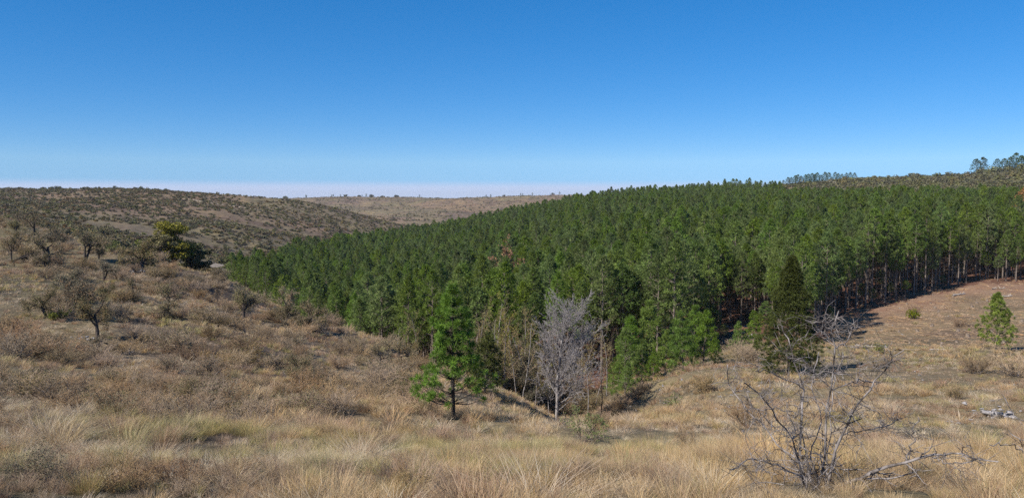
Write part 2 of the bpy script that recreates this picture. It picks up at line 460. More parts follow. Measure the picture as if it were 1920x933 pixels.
# colour zones of the soil (R red clearing soil, G short green turf, B needle litter)
gpx = pxof(gx, np.maximum(gy, 1))
near_e = np.interp(gpx, E_PX, E_N)
nz = fbm(gx / 9, gy / 9, 77)
zr = sstep(1540, 1620, gpx + nz * 30) * sstep(66, 74, gy + nz * 5) * (1 - sstep(18, 30, gy - near_e))
zr_edge = zr * sstep(30, 4, near_e - gy + nz * 10)
zb = in_forest(gx, gy, 3).astype(float)
gq = gp(255, 752); gq2 = gp(640 / 1.0, 655)
zg = np.exp(-(((gx - gq[0]) / 2.6) ** 2 + ((gy - gq[1]) / 1.5) ** 2))
zone = np.stack([0.25 * zr + 0.75 * zr_edge, zg, zb], -1).reshape(-1, 3)

nT = len(TH)
idx = np.arange(NR * nT).reshape(NR, nT)
a = idx[:-1]; b = idx[1:]
Fq = np.stack([a, b, np.roll(b, -1, 1), np.roll(a, -1, 1)], -1).reshape(-1, 4)
V = np.stack([gx, gy, gz], -1).reshape(-1, 3)
V = np.concatenate([V, [[0, 0, gz[0].mean()]]])
ctr = len(V) - 1
F3 = np.stack([np.full(nT, ctr), idx[0], np.roll(idx[0], -1)], -1)

def ground_mat():
    m, N, K = new_mat('dry_hillside_soil')
    tc = N.new('ShaderNodeTexCoord')
    def noise(scale, detail=4, rough=0.55, sy=1.0):
        mp = N.new('ShaderNodeMapping'); mp.inputs['Scale'].default_value = (1, sy, 1); K(tc.outputs['Object'], mp.inputs[0])
        x = N.new('ShaderNodeTexNoise'); x.inputs['Scale'].default_value = scale; x.inputs['Detail'].default_value = detail; x.inputs['Roughness'].default_value = rough
        K(mp.outputs[0], x.inputs['Vector']); return x.outputs['Fac']
    def ramp(f, stops):
        r = N.new('ShaderNodeValToRGB')
        while len(r.color_ramp.elements) < len(stops): r.color_ramp.elements.new(0.5)
        for e, (p, c) in zip(r.color_ramp.elements, stops): e.position = p; e.color = (*c, 1)
        K(f, r.inputs[0]); return r.outputs[0]
    def mix(f, c1, c2, mode='MIX'):
        x = N.new('ShaderNodeMix'); x.data_type = 'RGBA'; x.blend_type = mode
        if isinstance(f, float): x.inputs[0].default_value = f
        else: K(f, x.inputs[0])
        for s, c in ((6, c1), (7, c2)):
            if isinstance(c, tuple): x.inputs[s].default_value = (*c, 1)
            else: K(c, x.inputs[s])
        return x.outputs[2]
    big = ramp(noise(0.022, 5, 0.6), [(0.38, (0.155, 0.118, 0.09)), (0.48, (0.20, 0.165, 0.11)), (0.55, (0.178, 0.14, 0.105)), (0.64, (0.24, 0.192, 0.12))])
    mid = ramp(noise(0.35, 6, 0.65), [(0.3, (0.55, 0.52, 0.52)), (0.5, (1, 1, 1)), (0.72, (1.35, 1.3, 1.2))])
    fine = ramp(noise(5.0, 6, 0.7), [(0.3, (0.55, 0.52, 0.5)), (0.55, (1.05, 1.03, 1.0)), (0.72, (1.4, 1.38, 1.3))])
    zone_ = ramp(noise(0.0065, 4, 0.6), [(0.36, (0.88, 0.84, 0.92)), (0.47, (0.95, 1.0, 0.88)), (0.56, (1.0, 0.92, 0.95)), (0.66, (1.15, 1.05, 0.95))])
    big = mix(1.0, big, zone_, 'MULTIPLY')
    lump = ramp(noise(0.085, 5, 0.7), [(0.34, (0.6, 0.62, 0.6)), (0.5, (1, 1, 1)), (0.66, (1.3, 1.22, 1.1))])
    c = mix(1.0, mix(1.0, mix(1.0, big, lump, 'MULTIPLY'), mid, 'MULTIPLY'), fine, 'MULTIPLY')
    at_ = N.new('ShaderNodeAttribute'); at_.attribute_name = 'Col'
    sp = N.new('ShaderNodeSeparateColor'); K(at_.outputs['Color'], sp.inputs[0])
    soil = mix(1.0, ramp(noise(0.3, 5), [(0.35, (0.235, 0.14, 0.10)), (0.65, (0.28, 0.19, 0.135))]), fine, 'MULTIPLY')
    turf = mix(1.0, ramp(noise(2.5, 4), [(0.4, (0.10, 0.12, 0.045)), (0.65, (0.20, 0.17, 0.09))]), fine, 'MULTIPLY')
    lit = mix(1.0, ramp(noise(0.5, 4), [(0.35, (0.11, 0.06, 0.045)), (0.65, (0.19, 0.10, 0.07))]), fine, 'MULTIPLY')
    c = mix(sp.outputs[0], c, soil); c = mix(sp.outputs[1], c, turf); c = mix(sp.outputs[2], c, lit)
    p = N.new('ShaderNodeBsdfPrincipled'); p.inputs['Roughness'].default_value = 0.95; p.inputs['Specular IOR Level'].default_value = 0.1
    K(c, p.inputs['Base Color'])
    bp = N.new('ShaderNodeBump'); bp.inputs['Strength'].default_value = 0.9; bp.inputs['Distance'].default_value = 0.12
    K(noise(3.0, 8, 0.7), bp.inputs['Height']); K(bp.outputs[0], p.inputs['Normal'])
    out = N.new('ShaderNodeOutputMaterial'); K(p.outputs[0], out.inputs[0])
    return m
M_ground = ground_mat()
ground = link(bpy.data.objects.new('ground', mesh('ground', V, [Fq, F3], M_ground, np.concatenate([zone, [[0, 0, 0]]]), True)))
ground['kind'] = 'structure'

def track(name, pts, width):
    P = np.array([gp(px, row, dmin) for px, row, dmin in pts]); t = np.linspace(0, 1, len(P)); tt = np.linspace(0, 1, 60)
    x = np.interp(tt, t, P[:, 0]); y = np.interp(tt, t, P[:, 1]); dx, dy = np.gradient(x), np.gradient(y); l = np.hypot(dx, dy)
    rows = []
    for k in (-1, -0.4, 0.4, 1):
        xx = x - dy / l * width * k * (1 + 0.3 * np.sin(tt * 37 + k)); yy = y + dx / l * width * k; rows.append(np.stack([xx, yy, hgt(xx, yy) + 0.12], -1))
    V = np.stack(rows, 1).reshape(-1, 3); ix = np.arange(240).reshape(60, 4); a, b = ix[:-1], ix[1:]
    o = link(bpy.data.objects.new(name, mesh(name, V, [np.stack([a[:, :-1], a[:, 1:], b[:, 1:], b[:, :-1]], -1).reshape(-1, 4)], M_path)))
    o['kind'] = 'structure'
M_path = bark_mat('pale_dust', (0.30, 0.24, 0.17), (0.42, 0.34, 0.25), 0.6, 1.0, 0.1)
track('dirt_track', [(345, 372, 200), (385, 379, 200), (420, 384, 200), (462, 390, 200), (495, 396, 200)], 1.6)
track('sandy_path', [(404, 506, 130), (420, 497, 130), (437, 488, 130), (455, 480, 130)], 2.6)
track('footpath', [(1592, 650, 45), (1620, 653, 45), (1655, 653, 45), (1690, 657, 45), (1725, 657, 45)], 0.16)

# ------------------------------------------------------------------ placing things
def thing(name, p, parts, label, cat, group=None, rz=0.0, s=1.0, tilt=(0, 0)):
    e = link(bpy.data.objects.new(name, None))
    e.empty_display_size = 0.3
    e.location = p; e.rotation_euler = (tilt[0], tilt[1], rz)
    e.scale = (s, s, s) if np.ndim(s) == 0 else s
    e['label'] = label; e['category'] = cat
    if group: e['group'] = group
    for pn, me in parts:
        o = link(bpy.data.objects.new(pn, me), e)
        if pn in ('twigs', 'crown', 'thorns'): o['kind'] = 'stuff'
    return e

def single(name, p, me, label, cat, group=None, rz=0.0, s=1.0):
    o = link(bpy.data.objects.new(name, me))
    o.location = p; o.rotation_euler = (0, 0, rz); o.scale = (s, s, s) if np.ndim(s) == 0 else s
    o['label'] = label; o['category'] = cat
    if group: o['group'] = group
    return o

def scatter(name, P, rz, s, idx_, variants, label, cat, sz=None):
    """one 'stuff' object: variants instanced on points"""
    col = bpy.data.collections.new(name + '_kinds')
    for k, me in enumerate(variants):
        col.objects.link(bpy.data.objects.new('%s_kind_%02d' % (name, k), me))
    me = bpy.data.meshes.new(name)
    me.vertices.add(len(P)); me.vertices.foreach_set('co', np.asarray(P, np.float32).ravel())
    def attr(nm, t, d, f):
        x = me.attributes.new(nm, t, 'POINT'); x.data.foreach_set(f, np.ascontiguousarray(d).ravel())
    rot = np.zeros((len(P), 3), np.float32); rot[:, 2] = rz
    rot[:, 0] = rng.normal(0, 0.06, len(P)); rot[:, 1] = rng.normal(0, 0.06, len(P))
    scl = np.repeat(np.asarray(s, np.float32)[:, None], 3, 1)
    if sz is not None: scl[:, 2] *= sz
    attr('rot', 'FLOAT_VECTOR', rot, 'vector'); attr('scl', 'FLOAT_VECTOR', scl.astype(np.float32), 'vector')
    attr('kind_index', 'INT', np.asarray(idx_, np.int32), 'value')
    o = link(bpy.data.objects.new(name, me))
    g = bpy.data.node_groups.new(name + '_nodes', 'GeometryNodeTree')
    g.interface.new_socket('Geometry', in_out='INPUT', socket_type='NodeSocketGeometry')
    g.interface.new_socket('Geometry', in_out='OUTPUT', socket_type='NodeSocketGeometry')
    gi = g.nodes.new('NodeGroupInput'); go = g.nodes.new('NodeGroupOutput')
    m2p = g.nodes.new('GeometryNodeMeshToPoints'); iop = g.nodes.new('GeometryNodeInstanceOnPoints')
    ci = g.nodes.new('GeometryNodeCollectionInfo'); ci.inputs[0].default_value = col
    ci.inputs['Separate Children'].default_value = True; ci.inputs['Reset Children'].default_value = True
    iop.inputs['Pick Instance'].default_value = True
    def na(nm, t):
        x = g.nodes.new('GeometryNodeInputNamedAttribute'); x.data_type = t; x.inputs[0].default_value = nm; return x.outputs[0]
    k = g.links.new
    k(gi.outputs[0], m2p.inputs[0]); k(m2p.outputs[0], iop.inputs['Points']); k(ci.outputs[0], iop.inputs['Instance'])
    k(na('kind_index', 'INT'), iop.inputs['Instance Index'])
    k(na('rot', 'FLOAT_VECTOR'), iop.inputs['Rotation']); k(na('scl', 'FLOAT_VECTOR'), iop.inputs['Scale'])
    k(iop.outputs[0], go.inputs[0])
    md = o.modifiers.new('scatter', 'NODES'); md.node_group = g
    o['kind'] = 'stuff'; o['label'] = label; o['category'] = cat
    return o

# ------------------------------------------------------------------ plant shapes
def pine(seed, h, cb, rmax, ncl, nn, Ln, w, mat, col=(1, 1, 1), top=0.55, tr=0.13, sides=6, dead=10, inner=0.35, trunk_mat=None, whorl=0.0, prof=None, colvar=0.3, lean=0.15, nbr=45, nb=0.75):
    """trunk, crown meshes: whorled limbs carrying needle tufts"""
    r = np.random.default_rng(seed)
    tg = Geo(); cg = Geo()
    zz = np.linspace(-0.3, h * 0.985, 9)
    bx = np.cumsum(r.normal(0, 0.03 * lean / 0.15, 9)) * np.linspace(0, 1, 9); by = np.cumsum(r.normal(0, 0.03 * lean / 0.15, 9)) * np.linspace(0, 1, 9)
    def axis(z): return np.stack([np.interp(z, zz, bx), np.interp(z, zz, by), z], -1)
    tubes(tg, [(np.stack([bx, by, zz], -1), tr * (1 - 0.88 * np.linspace(0, 1, 9) ** 1.1))], sides)
    t = r.random(ncl) ** 0.85
    if whorl > 0:
        nw = int((h - cb) / whorl); t = (np.round(t * nw) + r.normal(0, 0.13, ncl)) / nw; t = t.clip(0.0, 1)
    pf = prof or (lambda t: np.where(t < 0.25, 0.62 + 0.38 * (t / 0.25), 1.0) * (1 - ((t - 0.25).clip(0) / 0.75) ** (1.6 + top)) ** (0.75))
    lob = r.uniform(0.72, 1.12, (8, 12))
    an = r.random(ncl) * 2 * math.pi
    R = rmax * pf(t) * lob[(t * 7.99).astype(int), (an / (2 * math.pi) * 11.99).astype(int)]
    rf = inner + (1 - inner) * np.sqrt(r.random(ncl))
    z = cb + t * (h - cb)
    C = axis(z) + np.stack([np.cos(an) * R * rf, np.sin(an) * R * rf, (rf - 0.6) * R * 0.28 * (1 - t * 0.3) + r.normal(0, 0.10, ncl)], -1)
    A = unit(np.stack([np.cos(an), np.sin(an), 0.55 + 0.9 * t], -1))
    tint = np.asarray(col) * (0.9 + 0.25 * (r.random((ncl, 1)) - 0.5))
    needles(cg, C, A, nn, Ln, w, nb, 0.62, tint, colvar, r)
    br = []
    for k in r.choice(ncl, min(nbr, ncl), replace=False):
        z0 = max(cb * 0.9, z[k] - 0.35 * R[k]); a0 = axis(z0); c = C[k]
        mid = (a0 + c) / 2 - np.array([0, 0, 0.08 * R[k]])
        br.append((np.array([a0, mid, c]), np.array([0.035, 0.024, 0.010]) * (tr / 0.13) ** 0.5))
    for k in range(dead):
        z0 = r.uniform(0.18 * h, max(cb, 0.3 * h)); q = r.random() * 6.28; ln = r.uniform(0.4, 1.2)
        a0 = axis(z0); e = a0 + np.array([math.cos(q) * ln, math.sin(q) * ln, r.uniform(-0.2, 0.15)])
        br.append((np.array([a0, (a0 + e) / 2, e]), np.array([0.022, 0.016, 0.006])))
    tubes(tg, br, 3)
    return tg.mesh('pine_trunk', trunk_mat or M_trunk, True), cg.mesh('pine_crown', mat)

def bare_tree(seed, P, h, r0, mat, nstem=1, sides=(6, 4, 3, 3, 3), spread=0.15, leaf=None, twig_mat=None):
    R = random.Random(seed)
    out = [[] for _ in P['seg']]; tips = []
    for k in range(nstem):
        a = R.random() * 6.28 if nstem > 1 else 0.0
        s = spread * (R.uniform(0.5, 1.3) if nstem > 1 else R.uniform(0, 1))
        d = Vector((math.cos(a) * s, math.sin(a) * s, 1))
        p = Vector((math.cos(a) * 0.05 * (nstem > 1), math.sin(a) * 0.05 * (nstem > 1), -0.08))
        grow(out, p, d, h * R.uniform(0.8, 1.05), r0 * (R.uniform(0.6, 1) if nstem > 1 else 1), 0, P, R, tips)
    tg = Geo(); cg = Geo()
    nb = P.get('trunk_levels', 2)
    for l, o in enumerate(out):
        (tubes(tg, o, sides[l]) if l < nb else tubes(cg, o, sides[l], col=(1, 1, 1)))
    res = [('stems' if nstem > 4 else 'trunk', tg.mesh('bare_trunk', mat, True))]
    if cg.n:
        res.append(('twigs', cg.mesh('bare_twigs', twig_mat or M_twig)))
    if leaf is not None and tips:
        frac, size, lm, lc, jit = leaf
        r = np.random.default_rng(seed)
        T = np.array(tips); m = int(len(T) * frac)
        T = T[r.integers(0, len(T), m)] + r.normal(0, jit, (m, 3))
        lg = Geo(); leaves(lg, T, size, lc, 0.28, r)
        res.append(('crown', lg.mesh('leaf_crown', lm)))
    return res

def bush(seed, nl, size, mat, squash=0.65, twigs=14, lumps=7, col=(1, 1, 1)):
    """leafy bush of unit radius: lumpy mass of small leaves over a few stems"""
    r = np.random.default_rng(seed)
    lc = r.normal(0, 0.42, (lumps, 3)); lc[:, 2] = np.abs(lc[:, 2]) * squash + 0.28; lr_ = r.uniform(0.3, 0.55, lumps)
    k = r.integers(0, lumps, nl)
    d = unit(r.normal(size=(nl, 3))); rad = lr_[k] * (0.55 + 0.5 * r.random(nl) ** 0.5)
    C = lc[k] + d * rad[:, None] * np.array([1, 1, 0.75]); C[:, 2] = np.maximum(C[:, 2], 0.03)
    lum = r.uniform(0.8, 1.2, lumps)[k][:, None]
    g = Geo(); leaves(g, C, size, np.asarray(col) * lum, 0.25, r)
    tg = Geo(); br = []
    for i in range(twigs):
        e = lc[i % lumps] + r.normal(0, 0.12, 3); m = e * 0.5 + r.normal(0, 0.06, 3)
        br.append((np.array([[e[0] * 0.1, e[1] * 0.1, -0.1], m, e]), np.array([0.03, 0.02, 0.008])))
    tubes(tg, br, 3)
    return [('stems', tg.mesh('bush_stems', M_dtrunk)), ('crown', g.mesh('bush_crown', mat))]

def tuft(seed, nb, R0, Lmin, Lmax, w, cols, lean=0.35, droop=0.5, segs=3):
    """grass tussock: curved tapering blades"""
    r = np.random.default_rng(seed)
    a = r.random(nb) * 6.283; q = np.sqrt(r.random(nb)) * R0
    base = np.stack([np.cos(a) * q, np.sin(a) * q, np.full(nb, -0.04)], -1)
    a2 = a + r.normal(0, 0.7, nb)
    ln = r.uniform(Lmin, Lmax, nb)
    le = lean * (0.25 + q / max(R0, 1e-6)) * r.uniform(0.4, 1.4, nb)
    out = np.stack([np.cos(a2), np.sin(a2), np.zeros(nb)], -1)
    side = np.stack([-np.sin(a2 + r.normal(0, 0.9, nb)), np.cos(a2 + r.normal(0, 0.9, nb)), np.zeros(nb)], -1)
    side = unit(side)
    dr = droop * r.uniform(0.3, 1.3, nb)
    pts = []
    for k in range(segs + 1):
        t = k / segs
        hz = ln * (le * t + dr * t * t * 0.6)
        vz = ln * (t - dr * 0.45 * t * t * t) * np.sqrt(np.maximum(1 - (le * 0.6) ** 2, 0.2))
        pts.append(base + out * hz[:, None] + np.stack([np.zeros(nb), np.zeros(nb), vz], -1))
    V = []
    ww = (w * r.uniform(0.6, 1.3, nb))[:, None]
    for k in range(segs):
        s = side * ww * (1 - 0.6 * k / segs) / 2
        V += [pts[k] - s, pts[k] + s]
    V.append(pts[segs])
    m = 2 * segs + 1
    V = np.stack(V, 1).reshape(-1, 3)
    i = np.arange(nb)[:, None] * m
    Fq = np.concatenate([np.concatenate([i + 2 * k, i + 2 * k + 1, i + 2 * k + 3, i + 2 * k + 2], 1) for k in range(segs - 1)])
    F3 = np.concatenate([i + 2 * segs - 2, i + 2 * segs - 1, i + 2 * segs], 1)
    cols = np.asarray(cols); cc = cols[r.integers(0, len(cols), nb)] * (1 + r.normal(0, 0.16, (nb, 1))).clip(0.5, 1.5)
    g = Geo(); g.add(V, F3, Fq, np.repeat(cc, m, 0))
    return g.mesh('grass_tuft', M_grass)

def rock(seed, n, ext, size, name='rock', mat=None):
    """broken blocks of one outcrop joined into one mesh"""
    import bmesh
    r = np.random.default_rng(seed)
    g = Geo()
    for k in range(n):
        bm = bmesh.new()
        pts = unit(r.normal(size=(10, 3))) * r.uniform(0.6, 1.15, (10, 1)) * np.array([1.25, r.uniform(0.4, 0.9), r.uniform(0.35, 0.9)]) * size * np.exp(r.normal(-0.5, 0.25))
        an = r.random() * 6.28; c, s = math.cos(an), math.sin(an)
        pts = pts @ np.array([[c, s, 0], [-s, c, 0], [0, 0, 1]])
        pts += np.array([r.normal(0, ext[0]), r.normal(0, ext[1]), r.uniform(-0.12, max(ext[2], 0.02)) * 0.8 - 0.3 * size])  if n > 1 else 0
        for p in pts: bm.verts.new(p)
        res = bmesh.ops.convex_hull(bm, input=bm.verts[:])
        bmesh.ops.delete(bm, geom=[v for v in bm.verts if not v.link_faces], context='VERTS')
        bmesh.ops.bevel(bm, geom=bm.edges[:], offset=size * 0.02, segments=1, affect='EDGES')
        bmesh.ops.triangulate(bm, faces=bm.faces[:])
        bm.verts.index_update()
        V = np.array([v.co[:] for v in bm.verts]); F_ = np.array([[v.index for v in f.verts] for f in bm.faces])
        V = V + r.normal(0, size * 0.015, V.shape)
        g.add(V, F3=F_); bm.free()
    return g.mesh(name, mat or M_rock)

# ------------------------------------------------------------------ the pine plantation
PINES = []
for k in range(12):
    hh = 9.9 + 1.1 * math.sin(k * 2.1)
    PINES.append(pine(100 + k, hh, hh * (0.34 + 0.06 * (k % 3)), 1.28 + 0.16 * (k % 4), (250, 210, 280)[k % 3], 19, (0.38, 0.41, 0.34)[k % 3], 0.052, M_pine, nb=0.55, colvar=0.32, tr=0.13, dead=14, top=0.3 + 0.2 * (k % 3)))
EDGE = []
for k in range(4):      # trees along the cut edge: long bare stems, small high crowns
    hh = 9.8 + 0.8 * k
    EDGE.append(pine(140 + k, hh, hh * (0.42 + 0.04 * k), 1.45, 230, 19, 0.38, 0.052, M_pine, nb=0.55, colvar=0.32, tr=0.14, dead=26))
sp = 2.4
gx2, gy2 = np.meshgrid(np.arange(-260, 330, sp), np.arange(60, 440, sp))
fx = (gx2 + rng.normal(0, 0.48, gx2.shape)).ravel(); fy = (gy2 + rng.normal(0, 0.48, gx2.shape)).ravel()
ok = in_forest(fx, fy)
gap = gp(1385, 612); 
ok &= ((fx - at(1388, 88)[0]) ** 2 / 3.2 ** 2 + (fy - 88) ** 2 / 6 ** 2) > 1
ok &= rng.random(len(fx)) > 0.06 + 0.2 * (fbm(fx / 14, fy / 14, 55) > 0.45)
fx, fy = fx[ok], fy[ok]
fz = hgt(fx, fy)
fp = pxof(fx, fy)
f_in = fy - np.interp(fp, E_PX, E_N)           # depth behind the near edge
right_edge = (f_in < 12) & (fp > 1565)
vi = rng.integers(0, 12, len(fx)); vi = np.where(right_edge, 12 + rng.integers(0, 4, len(fx)), vi)
fs = rng.uniform(0.8, 1.15, len(fx)) * (0.80 + 0.2 * sstep(440, 640, fp)) * (1 + 0.08 * fbm(fx / 40, fy / 40, 12))
frz = rng.random(len(fx)) * 6.283
vis = (fp > -40) & (fp < 1960)
# the trees that show largest: nearest ones in view
show = np.where(vis, (1.0 / fy) * np.where(f_in < 14, 1.25, 0.8) * np.where(fp < 760, 0.8, 1), 0)
order = np.argsort(-show)
ind = np.zeros(len(fx), bool); ind[order[:290]] = True
ALLP = PINES + EDGE
PLACES = [(500, 'at the left tip of the wood below the evergreen clump'), (560, 'behind the left crest, near the wood\'s left tip'), (620, 'behind the grey twiggy tree on the left crest'), (690, 'behind the yellow-green crest bush'),
          (760, 'above the left slope, left of the white boulders'), (815, 'behind the white gully boulders'), (880, 'straight behind the lone young pine'), (940, 'just right of the lone young pine'), (1000, 'left of the silvery bare tree'),
          (1090, 'straight behind the silvery bare tree'), (1150, 'right of the silvery bare tree'), (1210, 'behind the left end of the young pine thicket'), (1270, 'behind the middle of the young pine thicket'), (1340, 'behind the right end of the young pine thicket'),
          (1420, 'above the rocky gap'), (1540, 'behind the dark olive conifer'), (1610, 'at the left corner of the clearing'), (1680, 'along the clearing, above its yellow-green bush'), (1760, 'along the middle of the clearing\'s upper edge'), (1840, 'along the clearing above the bleached log'), (5000, 'along the clearing above the cone shaped pine')]
for i in np.nonzero(ind)[0]:
    tm, cm = ALLP[vi[i]]
    rank = 'front row' if f_in[i] < 5 else 'second rank' if f_in[i] < 10 else 'third rank' if f_in[i] < 16 else 'deeper'
    for lim, place in PLACES:
        if fp[i] < lim: break
    lab = '%s plantation pine %s' % (rank, place); grp = 'plantation pines ' + place
    thing('pine_tree', (fx[i], fy[i], fz[i] - 0.05), [('trunk', tm), ('crown', cm)], lab, 'pine tree', grp, frz[i], fs[i])
for k, (px, off, hp) in enumerate([(1640, 1, 30), (1672, 3, 26), (1700, -1, 30), (1735, 4, 34), (1770, 2, 22), (1795, 5, 44), (1850, 3, 40), (1873, 0, 34), (1890, 6, 44), (1620, 4, 36), (1655, 6, 40), (1905, 3, 30), (1560, 4, 40), (1290, 0, 44), (1318, -3, 40), (1345, 1, 44), (1300, -3, 30), (1360, -6, 34), (1425, -4, 40), (1440, 0, 50), (1335, 3, 60)]):
    p = at(px, float(np.interp(px, E_PX, E_N)) + off); tm, cm = EDGE[k % 4]
    s_ = hp / F * p[1] / 9.8
    thing('pine_tree', p, [('trunk', tm), ('crown', cm)], 'stunted understory pine at the foot of the plantation edge', 'pine tree', 'stunted pines at the plantation edge', k * 1.9, (s_ * 1.9, s_ * 1.9, s_ * 1.1))
FULL = []
def joined(parts, name):
    """both parts of a tree in one mesh, for the far trees of a wood"""
    Vs, Fs, Cs, mats, mi = [], [], [], [], []
    n0 = 0; F3l, F4l, m3, m4 = [], [], [], []
    for k, me in enumerate(parts):
        nv = len(me.vertices); co = np.empty(nv * 3, np.float32); me.vertices.foreach_get('co', co)
        cl = np.ones(nv * 4, np.float32); me.color_attributes['Col'].data.foreach_get('color', cl)
        tot = np.empty(len(me.polygons), np.int32); me.polygons.foreach_get('loop_total', tot)
        li = np.empty(len(me.loops), np.int32); me.loops.foreach_get('vertex_index', li)
        st = np.concatenate([[0], np.cumsum(tot)[:-1]])
        for t_, Fl, ml in ((3, F3l, m3), (4, F4l, m4)):
            s_ = st[tot == t_]
            if len(s_):
                Fl.append(li[s_[:, None] + np.arange(t_)] + n0); ml.append(np.full(len(s_), k, np.int32))
        Vs.append(co.reshape(-1, 3)); Cs.append(cl.reshape(-1, 4)[:, :3]); mats.append(me.materials[0]); n0 += nv
    fl = []; mm = []
    if F3l: fl.append(np.concatenate(F3l)); mm += m3
    if F4l: fl.append(np.concatenate(F4l)); mm += m4
    me = mesh(name, np.concatenate(Vs), fl, mats[0], np.concatenate(Cs))
    for m_ in mats[1:]: me.materials.append(m_)
    me.polygons.foreach_set('material_index', np.concatenate(mm))
    return me
FULL = [joined(p, 'plantation_pine') for p in ALLP]
r_ = ~ind
scatter('pine_forest', np.stack([fx, fy, fz - 0.05], -1)[r_], frz[r_], fs[r_], vi[r_], FULL, 'dense dark green pine plantation covering the opposite hillside', 'forest')

# ------------------------------------------------------------------ single trees of the middle ground
P_lone = pine(201, 6.1, 0.75, 1.95, 300, 80, 0.29, 0.020, nb=0.4, mat=M_young, tr=0.10, sides=8, dead=4, inner=0.42, whorl=0.5, trunk_mat=M_dtrunk, colvar=0.3, lean=0.05, nbr=120,
              prof=lambda t: (1.0 - t) ** 0.72 * (0.8 + 0.2 * np.sin(t * 9 + 0.6)) + 0.10)
p = gp(850, 783); hs = lambda p, px: px / F * p[1]
thing('pine_tree', p, [('trunk', P_lone[0]), ('crown', P_lone[1])], 'lone young pine with open lower limbs standing at the foot of the left slope', 'pine tree', rz=0.6, s=hs(p, 245) / 6.1)
P_small = pine(205, 2.6, 0.2, 1.1, 260, 26, 0.26, 0.024, M_dark, tr=0.05, dead=0, inner=0.25, prof=lambda t: (1 - t) ** 0.6)
p = at(908, 46)
thing('pine_tree', p, [('trunk', P_small[0]), ('crown', P_small[1])], 'small dark bushy pine just right of the lone young pine', 'pine tree', s=hs(p, 105) / 2.6)
P_right = pine(207, 4.2, 0.55, 1.5, 330, 64, 0.21, 0.019, M_young, nb=0.45, col=(1.35, 1.1, 1.3), tr=0.06, dead=2, inner=0.35, whorl=0.3, colvar=0.35, lean=0.03,
               prof=lambda t: np.where(t < 0.15, 0.8 + 1.3 * t, (1 - ((t - 0.15) / 0.85)).clip(0) ** 0.85) + 0.05)
p = gp(1868, 656)
thing('pine_tree', p, [('trunk', P_right[0]), ('crown', P_right[1])], 'small cone shaped young pine alone on the bare clearing', 'pine tree', s=hs(p, 106) / 4.2)

YOUNG = [pine(210 + k, 5.0, 0.3, 1.5, 180, 48, 0.34, 0.025, M_young, nb=0.45, tr=0.08, dead=0, inner=0.35, whorl=0.6, colvar=0.35, prof=lambda t: (1 - t) ** 0.7 * 0.95 + 0.1) for k in range(4)]
ypos = [(1160, 58, 100), (1182, 61, 128), (1205, 57, 95), (1222, 62, 125), (1250, 59, 112), (1262, 64, 118), (1285, 56, 108), (1300, 61, 120), (1322, 58, 92), (1345, 60, 72), (1228, 55, 75), (1175, 54, 60), (1385, 70, 62), (1420, 72, 60), (1150, 64, 85)]
ORD = ['leftmost', 'second', 'third', 'fourth', 'fifth', 'sixth', 'seventh', 'eighth', 'ninth', 'tenth', 'eleventh', 'twelfth', 'thirteenth', 'fourteenth', 'rightmost']
yo = {q: ORD[i] for i, q in enumerate(sorted(range(len(ypos)), key=lambda j: ypos[j][0]))}
for k, (px, d, hp) in enumerate(ypos):
    p = at(px, d); tm, cm = YOUNG[k % 4]
    thing('pine_tree', p, [('trunk', tm), ('crown', cm)], '%s bright young pine, counted from the left, of the thicket behind the spur' % yo[k], 'pine tree', 'young pines behind the sunlit spur', k * 1.3, hs(p, hp * (0.78, 1.02, 0.9, 1.1, 0.7)[k % 5]) / 5.0, (0.06 * math.sin(k * 3), 0.06 * math.cos(k * 5)))

P_darkc = pine(230, 9.2, 0.1, 2.25, 2300, 34, 0.26, 0.022, M_dark, tr=0.16, dead=0, inner=0.55, colvar=0.32, lean=0.03, trunk_mat=M_dtrunk, nbr=120,
               prof=lambda t: np.where(t < 0.22, 0.85 + 0.15 * t / 0.22, (1 - (t - 0.22) / 0.78).clip(0) ** 0.9) * (0.86 + 0.14 * np.sin(t * 31)) + 0.05)
p = gp(1480, 706)
thing('conifer_tree', p, [('trunk', P_darkc[0]), ('crown', P_darkc[1])], 'large dense dark olive conifer at the corner of the clearing', 'conifer', s=(hs(p, 225) / 9.2 * 1.2, hs(p, 225) / 9.2 * 1.2, hs(p, 225) / 9.2))

# silvery bare tree
PB = dict(seg=[9, 7, 5, 4, 3], wander=[0.07, 0.10, 0.13, 0.16, 0.2], up=[0.02, 0.07, 0.05, 0.03, 0.0], kids=[52, 15, 7, 4], t0=[0.13, 0.15, 0.15, 0.1], ang=[0.8, 0.6, 0.6, 0.6],
          len=[0.62, 0.46, 0.42, 0.45], rad=[0.26, 0.5, 0.6, 0.7], short=0.55, rmin=0.0088, taper=0.2, trunk_levels=2)
M_stwig = plant_mat('silver_twigs', (0.29, 0.262, 0.258), 0.0, 0.05, 0.7)
B1 = bare_tree(301, PB, 6.0, 0.10, M_silver, sides=(8, 5, 3, 3, 3), spread=0.05, twig_mat=M_stwig)
p = gp(1045, 797)
thing('bare_tree', p, B1, 'silvery leafless tree with a dense fan of upright twigs', 'bare tree', rz=0.4, s=hs(p, 236) / 6.5)
PS = dict(seg=[7, 5, 4], wander=[0.06, 0.12, 0.16], up=[0.02, 0.06, 0.02], kids=[18, 6], t0=[0.2, 0.15], ang=[0.8, 0.7], len=[0.34, 0.4], rad=[0.35, 0.5], short=0.5, rmin=0.004, taper=0.2, trunk_levels=2)
B2 = bare_tree(305, PS, 3.0, 0.035, M_dtrunk, sides=(5, 3, 3), spread=0.05)
p = gp(1128, 775)
thing('bare_tree', p, B2, 'thin dark leafless sapling right of the silvery bare tree', 'bare tree', s=hs(p, 105) / 3.0)
p = gp(1171, 741)
